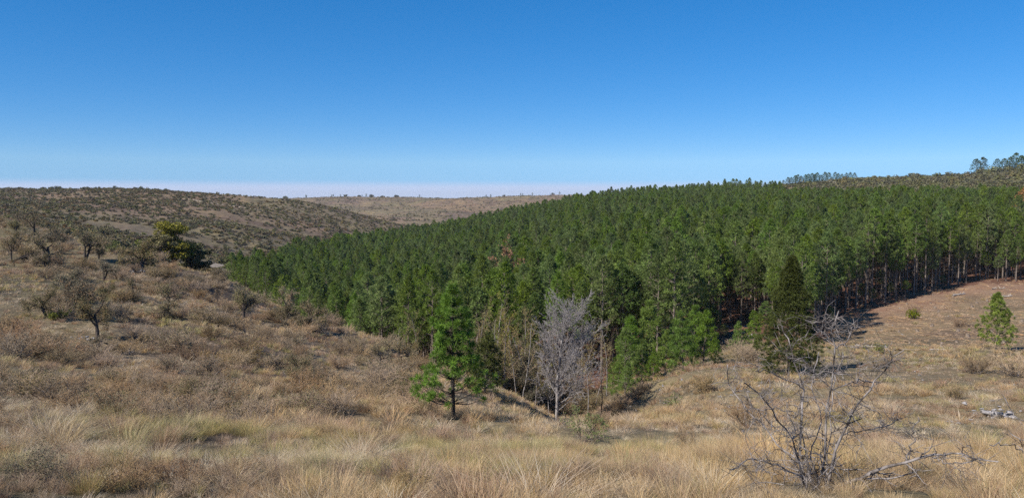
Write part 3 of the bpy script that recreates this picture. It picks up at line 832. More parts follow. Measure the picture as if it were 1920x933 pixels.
P_thin = pine(240, 4.5, 2.1, 0.7, 120, 16, 0.28, 0.03, M_pine, tr=0.035, dead=6)
thing('pine_tree', p, [('trunk', P_thin[0]), ('crown', P_thin[1])], 'spindly sapling pine with a thin dark stem on the edge of the spur', 'pine tree', s=hs(p, 125) / 4.5)

# slender half-bare trees in the gully
PG = dict(seg=[8, 5, 4, 3], wander=[0.06, 0.12, 0.15, 0.2], up=[0.03, 0.10, 0.04, 0.0], kids=[15, 6, 5], t0=[0.3, 0.2, 0.15], ang=[0.6, 0.65, 0.7], len=[0.34, 0.42, 0.45], rad=[0.35, 0.5, 0.5], short=0.4, rmin=0.006, taper=0.2, trunk_levels=1)
GUL = [bare_tree(320 + k, PG, 7.0, 0.065, M_silver, sides=(5, 3, 3, 3), spread=0.12, leaf=(0.35, 0.07, M_olive, (1.1, 1.05, 0.8), 0.06)) for k in range(4)]
for k, (px, d, hp) in enumerate([(780, 68, 110), (812, 67, 100), (905, 60, 150), (925, 62, 170), (945, 59, 150), (962, 61, 175), (980, 58, 150), (996, 61, 160), (1012, 60, 140), (935, 57, 110), (968, 56, 95), (1085, 62, 150), (1105, 58, 130), (890, 63, 140), (760, 70, 75), (740, 72, 66), (850, 64, 130), (870, 60, 120), (915, 58, 125), (955, 63, 150), (985, 63, 165), (1030, 58, 120), (1060, 63, 150), (1120, 60, 120), (1140, 63, 140), (1005, 57, 100)]):
    p = at(px, d)
    thing('bare_tree', p, GUL[k % 4], 'slender pale stemmed half-bare tree in the gully before the pines', 'bare tree', 'slender half-bare gully trees', k * 2.1, hs(p, hp) / 7.0)
# a brown crowned tree amid the pines, a browning pine at the right edge
BR = bare_tree(340, PG, 10.0, 0.10, M_silver, sides=(5, 3, 3, 3), spread=0.1, leaf=(0.9, 0.13, M_brown, (0.95, 0.9, 0.95), 0.12))
p = at(936, 108); thing('bare_tree', p, BR, 'brown leafless crown poking out among the green pines', 'bare tree', s=1.45)
PBR = pine(150, 11, 5.0, 1.9, 300, 8, 0.44, 0.085, M_brown, tr=0.14)
p = at(1915, 150); thing('pine_tree', p, [('trunk', PBR[0]), ('crown', PBR[1])], 'pine with browning orange needles at the right end of the plantation', 'pine tree', s=1.25)

# small green thorn tree in the centre
PT = dict(seg=[4, 5, 4, 3], wander=[0.12, 0.2, 0.25, 0.3], up=[0.0, 0.0, -0.02, 0.0], kids=[5, 7, 6], t0=[0.25, 0.25, 0.1], ang=[0.8, 0.8, 0.8], len=[0.95, 0.5, 0.5], rad=[0.6, 0.55, 0.5], short=0.3, rmin=0.003, taper=0.35, trunk_levels=2)
B3 = bare_tree(360, PT, 0.8, 0.035, M_dtrunk, nstem=3, sides=(5, 4, 3, 3), spread=0.7, leaf=(1.2, 0.022, M_olive, (0.9, 1.25, 0.6), 0.03))
p = gp(1092, 828)
thing('thorn_tree', p, B3, 'small flat-topped thorn tree with sparse green leaves in the tan grass', 'thorn tree', s=hs(p, 58) / 1.0)

# ------------------------------------------------------------------ scrub on the left slope
PSC = dict(seg=[5, 6, 5, 4], wander=[0.20, 0.26, 0.28, 0.3], up=[0.03, 0.02, 0.02, 0.0], kids=[6, 10, 8], t0=[0.45, 0.25, 0.15], ang=[0.95, 0.8, 0.8], len=[1.0, 0.55, 0.48], rad=[0.65, 0.5, 0.5], short=0.25, rmin=0.008, taper=0.5, trunk_levels=2)
SCR = [bare_tree(400 + k, PSC, 1.5, 0.10, M_dtrunk, nstem=1 + k % 2, sides=(6, 5, 3, 3), spread=0.45, leaf=(1.2 + 0.5 * (k % 3), 0.034, M_scrub, (0.95, 0.95, 0.88), 0.09)) for k in range(5)]
PSH = dict(seg=[5, 5, 4], wander=[0.18, 0.22, 0.25], up=[0.05, 0.05, 0.02], kids=[10, 9], t0=[0.12, 0.15], ang=[0.6, 0.65], len=[0.6, 0.5], rad=[0.55, 0.5], short=0.3, rmin=0.0055, taper=0.3, trunk_levels=1)
SHR = [bare_tree(420 + k, PSH, 1.0, 0.018, M_thorn, nstem=15, sides=(4, 3, 3), spread=0.95, leaf=((0.35, 0.025, M_scrub, (1, 1, 0.9), 0.03) if k % 2 else None)) for k in range(5)]
named = [
 (130, 592, 62, 1, 'gnarled dark trunked scrub tree with a wide olive crown, left slope'),
 (88, 595, 48, 2, 'small scrub tree with one thin bent stem beside the gnarled wide tree'),
 (94, 502, 52, 4, 'upright dark stemmed scrub tree with a bare grey crown, upper left slope'),
 (198, 455, 36, 0, 'leaning dark forked scrub tree on the upper left crest'),
 (62, 452, 42, 3, 'scrub tree with crooked limbs beside the left brown ridge'),
 (158, 490, 50, 1, 'olive leaved scrub tree on the upper left slope above the dark rocks'),
 (18, 492, 38, 3, 'low grey scrub tree near the left edge, upper slope'),
 (275, 515, 58, 2, 'greyish scrub tree left of the big evergreen'),
 (712, 690, 36, 4, 'leafless spreading scrub tree with black limbs on the lower slope'),
 (560, 662, 34, 0, 'bare grey scrub tree on the lower left slope edge'),
 (455, 600, 52, 1, 'rounded grey-green scrub tree where the left slope drops away'),
 (575, 622, 50, 2, 'grey twiggy tree in front of the left pines'),
 (320, 590, 46, 3, 'wide low bare scrub tree mid left slope'),
 (530, 604, 48, 4, 'leafless grey tree on the crest before the left pines'),
]
for px, row, hp, k, lab in named:
    p = gp(px, row)
    thing('scrub_tree', p, SCR[k % 5], lab, 'scrub tree', 'scrub trees of the left slope', px * 0.7, hs(p, hp) / 1.6)

# big evergreen on the crest of the left slope
def evergreen(seed, h, w_, nl, col, size=0.11):
    r = np.random.default_rng(seed)
    n_ = 36
    lc = np.stack([r.normal(0, w_ * 0.42, n_), r.normal(0, w_ * 0.4, n_), r.uniform(0.28, 0.93, n_) * h], -1)
    lc[:, :2] *= (1.15 - (lc[:, 2:] / h) * 0.75)
    lr_ = r.uniform(0.08, 0.155, n_) * h * 0.8
    k = r.integers(0, n_, nl); d = unit(r.normal(size=(nl, 3)))
    C = lc[k] + d * (lr_[k] * (0.45 + 0.6 * r.random(nl) ** 0.5))[:, None] * np.array([1.1, 1.1, 0.75]); C[:, 2] = np.maximum(C[:, 2], 0.1)
    g = Geo(); leaves(g, C, size, np.asarray(col) * r.uniform(0.75, 1.25, n_)[k][:, None], 0.25, r)
    tg = Geo(); br = [(np.array([[0, 0, -0.3], [0.1, 0, h * 0.25], [0.0, 0.1, h * 0.5], [0.1, 0, h * 0.75]]), np.array([0.2, 0.15, 0.1, 0.05]))]
    tubes(tg, br, 7)
    tubes(tg, [(np.array([[0, 0, c[2] * 0.45], c * np.array([0.5, 0.5, 0.8]), c]), np.array([0.07, 0.05, 0.02])) for c in lc], 4)
    return [('trunk', tg.mesh('evergreen_trunk', M_dtrunk, True)), ('crown', g.mesh('evergreen_crown', M_olive))]
EV = [evergreen(500, 6.0, 2.6, 9000, (1.25, 1.2, 0.9)), evergreen(501, 4.6, 2.8, 7000, (0.95, 1.0, 0.9)), evergreen(502, 3.4, 2.6, 5000, (1.05, 0.9, 0.95))]
for (px, d, hp, k, lab) in [(325, 80, 90, 0, 'tallest olive green evergreen on the crest of the left slope'), (355, 83, 72, 1, 'darker rounded evergreen just right of the tallest olive one'),
                            (388, 88, 55, 2, 'brownish leafy tree at the right end of the evergreen clump'), (300, 76, 50, 2, 'dusty olive leafy tree at the left foot of the evergreen clump')]:
    p = at(px, d)
    thing('evergreen_tree', p, EV[k], lab, 'evergreen tree', 'evergreen clump on the left crest', px * 1.0, (hs(p, hp) / [6.0, 4.6, 3.4][k] * 1.3, hs(p, hp) / [6.0, 4.6, 3.4][k] * 1.3, hs(p, hp) / [6.0, 4.6, 3.4][k]))
# pale green tree at the left tip of the wood
p = at(652, 310)
EV2 = evergreen(505, 8.0, 3.4, 5000, (0.75, 1.2, 0.5), 0.22)
thing('poplar_tree', p, EV2, 'light green leafy tree rising at the far left tip of the plantation', 'tree', s=1.25)
p = at(905, 395); thing('poplar_tree', p, EV2, 'pale green treetop behind the far edge of the plantation', 'tree', s=(1.6, 1.4, 1.25), rz=1.0)

# grey shrubs over the left slope, the spur and the right field
def shrub_label(px, row):
    if row < 540:
        place = 'on the upper left slope near the left edge' if px < 120 else 'on the upper left slope above the gnarled wide tree' if px < 250 else 'on the crest just below the evergreen clump'
    elif row < 620:
        place = 'left of the gnarled wide tree' if px < 90 else 'right of the gnarled wide tree' if px < 300 else 'mid slope below the evergreen clump' if px < 450 else 'along the crest before the left pines'
    elif row < 690:
        place = 'beside the left purple-grey thickets' if px < 120 else 'around the small pale rocks of the left slope' if px < 280 else 'in the middle of the left slope' if px < 480 else 'on the lower slope near the crest bush' if px < 640 else 'beside the black limbed spreading scrub tree'
    elif row < 740:
        place = 'above the large straw tussock' if px < 160 else 'above the short green turf' if px < 340 else 'below the middle of the left slope' if px < 560 else 'on the slope foot left of the lone young pine'
    else:
        place = 'at the left edge of the foreground grass' if px < 300 else 'where the left slope meets the foreground grass' if px < 560 else 'in the grass left of the lone young pine\'s foot'
    return 'grey leafless shrub ' + place
cnt = 0; tries = 0; placed = []
while cnt < 235 and tries < 6000:
    tries += 1
    px = pr.uniform(-30, 800); lo = np.interp(px, [0, 200, 400, 500, 620, 790], [410, 468, 512, 575, 604, 668])
    row = pr.uniform(lo + 2, 790) if pr.random() < 0.75 else pr.uniform(lo, lo + 90)
    p = gp(px, row)
    if p[1] > 115 or p[1] < 11: continue
    if fbm(np.array([p[0] / 9]), np.array([p[1] / 9]), 91)[0] < 0.0 and pr.random() < 0.85: continue
    if any((p[0] - q[0]) ** 2 + (p[1] - q[1]) ** 2 < 0.5 for q in placed): continue
    placed.append(p); cnt += 1
    s = pr.uniform(0.45, 1.0) * (0.75 if p[1] < 22 else 1.15)
    if pr.random() < 0.11 and p[1] > 28:
        thing('scrub_tree', p, SCR[pr.randrange(5)], 'low crooked scrub tree scattered over the left slope', 'scrub tree', 'small scrub trees of the left slope', pr.random() * 6.28, s * 0.8)
    else:
        thing('shrub', p, SHR[pr.randrange(5)], shrub_label(px, row), 'shrub', 'grey shrubs of the left slope', pr.random() * 6.28, (s * 1.1, s * 1.1, s * 0.9))
for px, row, hp, k, lab in [
 (1318, 735, 34, 1, 'rounded brown shrub on top of the sunlit spur'), (1395, 690, 52, 0, 'ball shaped bare grey bush beside the dark conifer'),
 (1412, 694, 40, 2, 'pale grey bare bush touching the foot of the dark conifer'), (1120, 800, 30, 3, 'small brown bare bush right of the green thorn tree'),
 (1400, 800, 50, 0, 'purplish bare shrub left behind the big thorn bush'), (1290, 838, 40, 2, 'low twiggy bush by the bare soil patch'),
 (1905, 705, 60, 4, 'large bare grey shrub at the right edge above the pale outcrop'), (1830, 700, 45, 0, 'tangled bare shrub left of the right edge shrub'),
 (1715, 592, 22, 2, 'small bare sapling bush in the middle of the clearing'), (1800, 612, 20, 4, 'tiny dark bare bush left of the clearing pine'),
 (1790, 750, 30, 1, 'dark stemmed bush above the small pale outcrop'), (1640, 690, 25, 3, 'low grey bush on the right field below the track'),
 (770, 930, 55, 1, 'round grey twiggy shrub at the bottom centre-left'), (60, 905, 70, 3, 'sprawling purple-grey shrub in the lower left corner'),
 (330, 915, 70, 0, 'wide grey twiggy shrub at the bottom left, near the yellow tussock'), (480, 790, 50, 2, 'grey brush left of centre, above the pale straw grass'),
 (280, 735, 52, 4, 'dark bare bush above the green turf patch'), (350, 750, 46, 1, 'bare purple bush right of the green turf patch'),
 (40, 660, 60, 0, 'broad purple-grey thicket at the left edge'), (90, 665, 55, 2, 'purple-grey thicket beside the left white rocks'),
 (665, 662, 30, 1, 'dark green-black round bush on the lower left slope'), (320, 700, 36, 3, 'dark bush on the eroded bank of the left slope')]:
    p = gp(px, row) if not (1380 < px < 1420 and row < 700) else at(px, 56)
    thing('shrub', p, SHR[k % 5], lab, 'shrub', None, px * 0.37, hs(p, hp) / 1.05)
for k, (px, row) in enumerate([(1132, 786), (1143, 778), (1152, 772), (1162, 764), (1172, 757), (1183, 750), (1194, 742), (1206, 733)]):
    p = gp(px, row); thing('shrub', p, SHR[k % 5], 'dark brush lining the gully bank right of the thin sapling', 'shrub', 'brush on the gully bank', k * 2.0, 0.62)
for k in range(30):
    p = at(pr.uniform(850, 1120), pr.uniform(58, 68)); 
    thing('shrub', p, (SHR + SCR)[pr.randrange(10)], 'brownish half-bare undergrowth at the foot of the gully pines', 'shrub', 'undergrowth of the gully', k * 1.7, pr.uniform(0.9, 2.0))
# green bushes
BSH = [bush(520 + k, 520, 0.085, M_olive, 0.65, col=(0.8, 1.0, 0.45)) for k in range(3)]
for px, row, hp, k, lab in [(1262, 765, 24, 0, 'small yellow-green bush on the spur slope'), (1712, 597, 17, 1, 'small round yellow-green bush on the clearing'), (1648, 662, 16, 2, 'low green bush at the track below the clearing'),
                            (640, 608, 20, 0, 'yellow-green bush at the crest where the left slope meets the pines'), (262, 470, 18, 1, 'yellow-green bush left of the evergreen clump'), (210, 472, 18, 2, 'dark olive bush on the upper left crest'), (110, 600, 22, 0, 'green-yellow bush under the gnarled scrub tree')]:
    p = gp(px, row)
    thing('bush', p, BSH[k], lab, 'bush', None, px * 0.3, hs(p, hp) / 1.0)

# ------------------------------------------------------------------ far hills: bushes, skyline trees
FB = [bush(540 + k, 150, 0.24, M_scrub, 0.6, twigs=5, lumps=6, col=[(1.0, 1.0, 0.9), (0.8, 0.85, 0.7), (1.05, 0.85, 0.85), (0.72, 0.82, 0.6), (1.15, 1.05, 0.95), (0.85, 0.75, 0.75)][k % 6]) for k in range(6)]
FBJ = [joined([b[0][1], b[1][1]], 'far_bush') for b in FB]
N_ = 110000
th = rng.uniform(-0.62, 0.60, N_); d = np.exp(rng.uniform(math.log(105), math.log(1450), N_))
X = np.tan(th) * d; Y = d
pxs = pxof(X, Y)
keep = ~in_forest(X, Y, 6) & ~((pxs > 1500) & (Y < 132)) & ((pxs < 760) | (Y > 330))
keep &= ~((pxs > 385) & (Y < 150))
dens = 0.78 + 1.1 * fbm(X / 38, Y / 38, 63) + 0.6 * fbm(X / 12, Y / 12, 64)
dens *= np.where(Y > 620, 0.42, 1.0)
keep &= (rng.random(N_) < dens) & (rng.random(N_) < np.clip(Y / 330, 0.3, 1))
X, Y, pxs = X[keep], Y[keep], pxs[keep]; Z = hgt(X, Y)
S = rng.uniform(0.4, 1.15, len(X)) * np.where((pxs > 1440) & (Y < 520), 1.9, 1.0) * np.where(Y > 650, 1.25, 1.0) * (1 + 0.4 * (rng.random(len(X)) < 0.1))
KI = rng.integers(0, 6, len(X)); KI = np.where((pxs > 1440) & (Y < 520), np.array([0, 1, 3, 3, 1, 0])[KI], KI); RZ = rng.random(len(X)) * 6.283
inv = (pxs > 0) & (pxs < 1920)
sz_ = np.where(inv, S / Y, 0); big = np.argsort(-sz_)[:230]
isb = np.zeros(len(X), bool); isb[big] = True
for i in np.nonzero(isb)[0]:
    left = pxs[i] < 420
    thing('bush', (X[i], Y[i], Z[i]), FB[KI[i]], 'olive-grey bush dotting the scrubby hill behind the left slope' if left else 'olive-grey bush on the scrub hill beyond the plantation', 'bush',
          'bushes of the scrubby hill behind the left slope' if left else 'bushes of the scrub hills beyond the plantation', RZ[i], (S[i], S[i], S[i] * 0.85))
scatter('hillside_scrub', np.stack([X, Y, Z], -1)[~isb], RZ[~isb], S[~isb], KI[~isb], FBJ, 'olive and grey scrub speckling the far hillsides', 'scrub', 0.85)

SKY_P = [pine(560 + k, 9, 0.9, 3.0, 300, 8, 0.6, 0.14, M_pine, col=(0.55, 0.6, 0.55), tr=0.16, dead=3, top=0.9, inner=0.3) for k in range(3)]
SKY_B = [bush(570 + k, 260, 0.2, M_scrub, 0.9, twigs=9, lumps=8, col=(0.75, 0.85, 0.75)) for k in range(3)]
def ridge(px, d0, d1):
    """crest of the ground along one column between two distances"""
    dd = np.linspace(d0, d1, 160); x = (px - W / 2) / F / math.cos(PITCH) * dd
    z = hgt(x, dd); k = np.argmax((z - EYE) / dd)
    return np.array([x[k], dd[k], z[k]])
for k, px in enumerate([1466, 1474, 1480, 1488, 1493, 1499, 1507, 1512, 1519, 1524, 1529, 1536, 1543, 1550, 1562, 1568, 1575, 1583, 1590, 1598]):
    p = ridge(px, 400, 520); hp = float(np.interp(px, [1466, 1530, 1600], [15, 21, 14]))
    t_ = SKY_P[k % 3]
    thing('pine_tree', p, [('trunk', t_[0]), ('crown', t_[1])], 'rounded pine in the row along the hilltop behind the plantation', 'pine tree', 'hilltop pines behind the plantation', k, hs(p, hp * pr.uniform(0.8, 1.15)) / 9)
for px, hp, k, lab in [(1824, 38, 0, 'left of the pair of umbrella pines on the right skyline'), (1836, 40, 1, 'right of the pair of umbrella pines on the right skyline'), (1862, 34, 2, 'lone loose crowned pine between the pair and the right skyline grove'),
                       (1876, 34, 0, 'leftmost pine of the dense grove on the right skyline'), (1888, 36, 1, 'second pine of the dense grove on the right skyline'), (1898, 44, 2, 'tallest pine of the dense grove on the right skyline'), (1908, 38, 0, 'fourth pine of the dense grove on the right skyline'), (1918, 40, 1, 'rightmost pine of the dense grove on the right skyline'), (1930, 42, 2, 'pine of the right skyline grove cut by the frame')]:
    p = ridge(px, 400, 500); t_ = SKY_P[k]
    thing('pine_tree', p, [('trunk', t_[0]), ('crown', t_[1])], lab, 'pine tree', 'pines on the right skyline', px, hs(p, hp * 0.82) / 9)
for k, px in enumerate([1610, 1622, 1634, 1648, 1662, 1676, 1690, 1702, 1712, 1724, 1738, 1752, 1764, 1772, 1784, 1798, 1808]):
    p = ridge(px, 400, 500); 
    thing('bush', p, SKY_B[k % 3], 'round scrub tree on the skyline above the plantation', 'bush', 'scrub trees on the skyline above the plantation', k * 1.1, hs(p, pr.uniform(5, 11)))
for k, px in enumerate(np.linspace(1812, 1935, 16)):
    p = ridge(px, 400, 500); p[1] -= 6; p[2] = float(hgt(p[0], p[1]))
    thing('bush', p, SKY_B[k % 3], 'grey-green thicket bush at the feet of the right skyline pines', 'bush', 'thicket under the right skyline pines', k * 1.3, hs(p, pr.uniform(7, 13)))
for k in range(46):
    px = pr.choice([pr.uniform(0, 320), pr.uniform(480, 1080), pr.uniform(480, 1080)])
    p = ridge(px, 380, 600) if px < 430 else ridge(px, 900, 1350)
    pine_ = px > 560 and pr.random() < 0.5
    if pine_:
        t_ = SKY_P[k % 3]
        thing('pine_tree', p, [('trunk', t_[0]), ('crown', t_[1])], 'tiny dark tree on the distant hill crest', 'pine tree', 'tiny trees on the distant crest', k, hs(p, pr.uniform(3.5, 6)) / 9)
    else:
        thing('bush', p, SKY_B[k % 3], 'dark bush on the skyline of the far hills' if px > 430 else 'dark bush on the skyline of the left hill', 'bush', 'skyline bushes of the far hills' if px > 430 else 'skyline bushes of the left hill', k * 1.1, hs(p, pr.uniform(2.5, 5)))
# ------------------------------------------------------------------ rocks, logs, small finds
for px, row, wp, n_, lab, sd in [
 (152, 636, 34, 9, 'broken pale grey outcrop on the left slope beside the purple thicket', 1), (206, 668, 24, 6, 'small pale rocks below the left slope outcrop', 2),
 (1868, 782, 84, 26, 'large jagged whitish outcrop in the right field', 3), (1795, 795, 44, 12, 'smaller whitish outcrop left of the large jagged one', 4),
 (1250, 752, 30, 8, 'low grey rocks breaking out of the spur slope', 5), (1365, 765, 34, 9, 'flat pale rocks on the right side of the spur', 6),
 (172, 545, 22, 6, 'single pale boulder group right of the gnarled scrub tree', 7), (1365, 742, 24, 6, 'grey rocks near the top of the spur', 8),
 (30, 447, 26, 7, 'rough grey outcrop under the left brown ridge', 9), (245, 512, 36, 12, 'dark rocky ledge on the upper left slope', 10), (1905, 725, 26, 7, 'pale stones under the bare shrub at the right edge', 15), (1725, 702, 20, 6, 'small stone heap in the right field', 16)]:
    p = gp(px, row); w_ = hs(p, wp)
    me = rock(600 + sd, int(n_ * 2.2), (w_ * 0.28, w_ * 0.25, w_ * 0.24), w_ * 0.12, 'rock_outcrop')
    single('rock_outcrop', p, me, lab, 'rock outcrop')
for k, (px, d, wp) in enumerate([(1375, 80, 22), (1392, 84, 26), (1410, 82, 24), (1424, 79, 18), (1368, 88, 20), (1400, 90, 22), (1358, 79, 14), (1402, 76, 12)]):
    p = at(px, d); w_ = hs(p, wp)
    single('boulder', p + np.array([0, 0, w_ * 0.15]), rock(640 + k, 4, (w_ * 0.25, w_ * 0.25, w_ * 0.25), w_ * 0.32, 'boulder'), 'pale boulder in the shaded rocky gap of the plantation', 'boulder', 'boulders of the rocky gap')
M_white = rock_mat(); M_white.name = 'white_rock'
for nd in M_white.node_tree.nodes:
    if nd.type == 'VALTORGB': nd.color_ramp.elements[0].color = (0.45, 0.44, 0.43, 1); nd.color_ramp.elements[1].color = (0.8, 0.79, 0.78, 1)
for k, (px, row, d) in enumerate([(757, 600, 78), (770, 597, 79), (802, 580, 84), (762, 612, 76)]):
    p = at(px, d); r0 = ray(px, row); p[2] = max(p[2] + 0.2, p[2])
    single('boulder', p, rock(660 + k, 3, (0.4, 0.4, 0.5), 0.55, 'boulder', M_white), 'white boulder on the gully bank behind the left slope', 'boulder', 'white gully boulders')
STONE = [rock(670 + k, 1, (0, 0, 0), 0.12, 'stone') for k in range(4)]
for k in range(150):
    px = pr.uniform(1150, 1920); row = pr.uniform(655, 815) if pr.random() < 0.8 else pr.uniform(545, 650)
    if px < 1420 and row < 700: continue
    p = gp(px, row)
    if p[1] > 125: continue
    single('stone', p + np.array([0, 0, 0.02]), STONE[k % 4], 'small pale stone scattered in the right field and spur', 'stone', 'scattered pale stones', pr.random() * 6, pr.uniform(0.35, 1.1) * (1 + p[1] / 120))
def log(px0, r0, px1, r1, rad, lab, seed):
    a = gp(px0, r0); b = gp(px1, r1); c = (a + b) / 2
    r = np.random.default_rng(seed); ts = np.linspace(0, 1, 6)[:, None]
    P = (a - c) * (1 - ts) + (b - c) * ts + r.normal(0, rad * 0.4, (6, 3)); P[:, 2] += rad * 1.2
    g = Geo(); tubes(g, [(P, rad * np.linspace(1, 0.6, 6))], 7)
    for k in (1, 3, 4):
        e = P[k] + np.array([r.normal(0, 0.4), r.normal(0, 0.4), 0.35]); tubes(g, [(np.array([P[k], (P[k] + e) / 2, e]), np.array([rad * 0.4, rad * 0.3, rad * 0.12]))], 4)
    single('log', c, g.mesh('log', M_log, True), lab, 'log')
log(1786, 556, 1809, 552, 0.13, 'bleached log lying on the clearing below the pines', 1)
log(1878, 558, 1898, 556, 0.11, 'pale felled stem right of the clearing pine top', 2)
log(1858, 543, 1885, 541, 0.10, 'pale branches heaped at the upper right of the clearing', 3)
log(1604, 650, 1640, 652, 0.09, 'long pale pole lying along the track', 4)
log(1742, 657, 1790, 657, 0.06, 'thin bleached branch at the lower rim of the clearing', 5)
# slash left by felling
SL = []
for k in range(3):
    g = Geo(); r = np.random.default_rng(690 + k)
    ls = []
    for j in range(7):
        a = np.array([r.normal(0, 0.35), r.normal(0, 0.35), r.uniform(0.0, 0.08)]); q = r.random() * 6.28; ln = r.uniform(0.15, 0.6)
        ls.append((np.array([a, a + np.array([math.cos(q) * ln, math.sin(q) * ln, r.uniform(-0.02, 0.1)])]), np.array([0.02, 0.012])))
    tubes(g, ls, 3, col=(1.3, 1.25, 1.2)); SL.append(g.mesh('slash', M_twig))
n_ = 1700; px = rng.uniform(1560, 1990, n_); dd = rng.uniform(62, 128, n_)
X = (px - W / 2) / F * dd; ok = (dd < np.interp(px, E_PX, E_N) + 4)
X, Y = X[ok], dd[ok]
scatter('felling_slash', np.stack([X, Y, hgt(X, Y)], -1), rng.random(len(X)) * 6.28, rng.uniform(0.4, 1.1, len(X)), rng.integers(0, 3, len(X)), SL, 'pale broken branches strewn over the felled clearing', 'slash')

M_stump = bark_mat('weathered_stump', (0.10, 0.075, 0.06), (0.26, 0.21, 0.17), 10, 0.6)
STP = []
for k in range(3):
    g = Geo(); r = np.random.default_rng(720 + k); na = 10; an = np.arange(na) * 2 * math.pi / na
    rings = []
    for z, q in ((-0.1, 0.26), (0.05, 0.19), (0.16, 0.155), (0.26, 0.15)):
        rr = q * (1 + r.normal(0, 0.07, na)); rings.append(np.stack([np.cos(an) * rr, np.sin(an) * rr, np.full(na, z) + r.normal(0, 0.008, na)], -1))
    V = np.concatenate(rings + [np.array([[0, 0, 0.262]])]); ix = np.arange(4 * na).reshape(4, na); a, b = ix[:-1], ix[1:]
    g.add(V, F4=np.stack([a, np.roll(a, -1, 1), np.roll(b, -1, 1), b], -1).reshape(-1, 4), F3=np.stack([ix[3], np.roll(ix[3], -1), np.full(na, 4 * na)], -1))
    STP.append(g.mesh('stump', M_stump))
for k in range(30):
    px = pr.uniform(1600, 1930); row = pr.uniform(548, 648); p = gp(px, row)
    if in_forest(p[:1], p[1:2])[0]: continue
    single('tree_stump', p, STP[k % 3], 'low weathered tree stump on the felled clearing', 'stump', 'stumps of the clearing', k * 1.1, pr.uniform(0.6, 1.1))
# turquoise bag caught at the foot of the silvery tree
m, N, K = new_mat('turquoise_plastic')
pb = N.new('ShaderNodeBsdfPrincipled'); pb.inputs['Base Color'].default_value = (0.02, 0.20, 0.19, 1); pb.inputs['Roughness'].default_value = 0.4
o_ = N.new('ShaderNodeOutputMaterial'); K(pb.outputs[0], o_.inputs[0])
g = Geo(); r = np.random.default_rng(3); ns, nk = 9, 12
prof = [(0.0, 0.03), (0.02, 0.09), (0.1, 0.12), (0.2, 0.115), (0.3, 0.08), (0.36, 0.035), (0.4, 0.03), (0.45, 0.06), (0.47, 0.05)]
V = np.array([[math.cos(2 * math.pi * j / nk) * rr * (1 + r.normal(0, 0.16)), math.sin(2 * math.pi * j / nk) * rr * (1 + r.normal(0, 0.16)), z + r.normal(0, 0.012)] for z, rr in prof for j in range(nk)])
ix = np.arange(ns * nk).reshape(ns, nk); a, b = ix[:-1], ix[1:]
g.add(V, F4=np.stack([a, np.roll(a, -1, 1), np.roll(b, -1, 1), b], -1).reshape(-1, 4))
p = gp(1088, 766); p[2] += 0.02
single('plastic_bag', p, g.mesh('plastic_bag', m, True), 'small turquoise plastic bag at the foot of the silvery bare tree', 'bag', s=0.8)

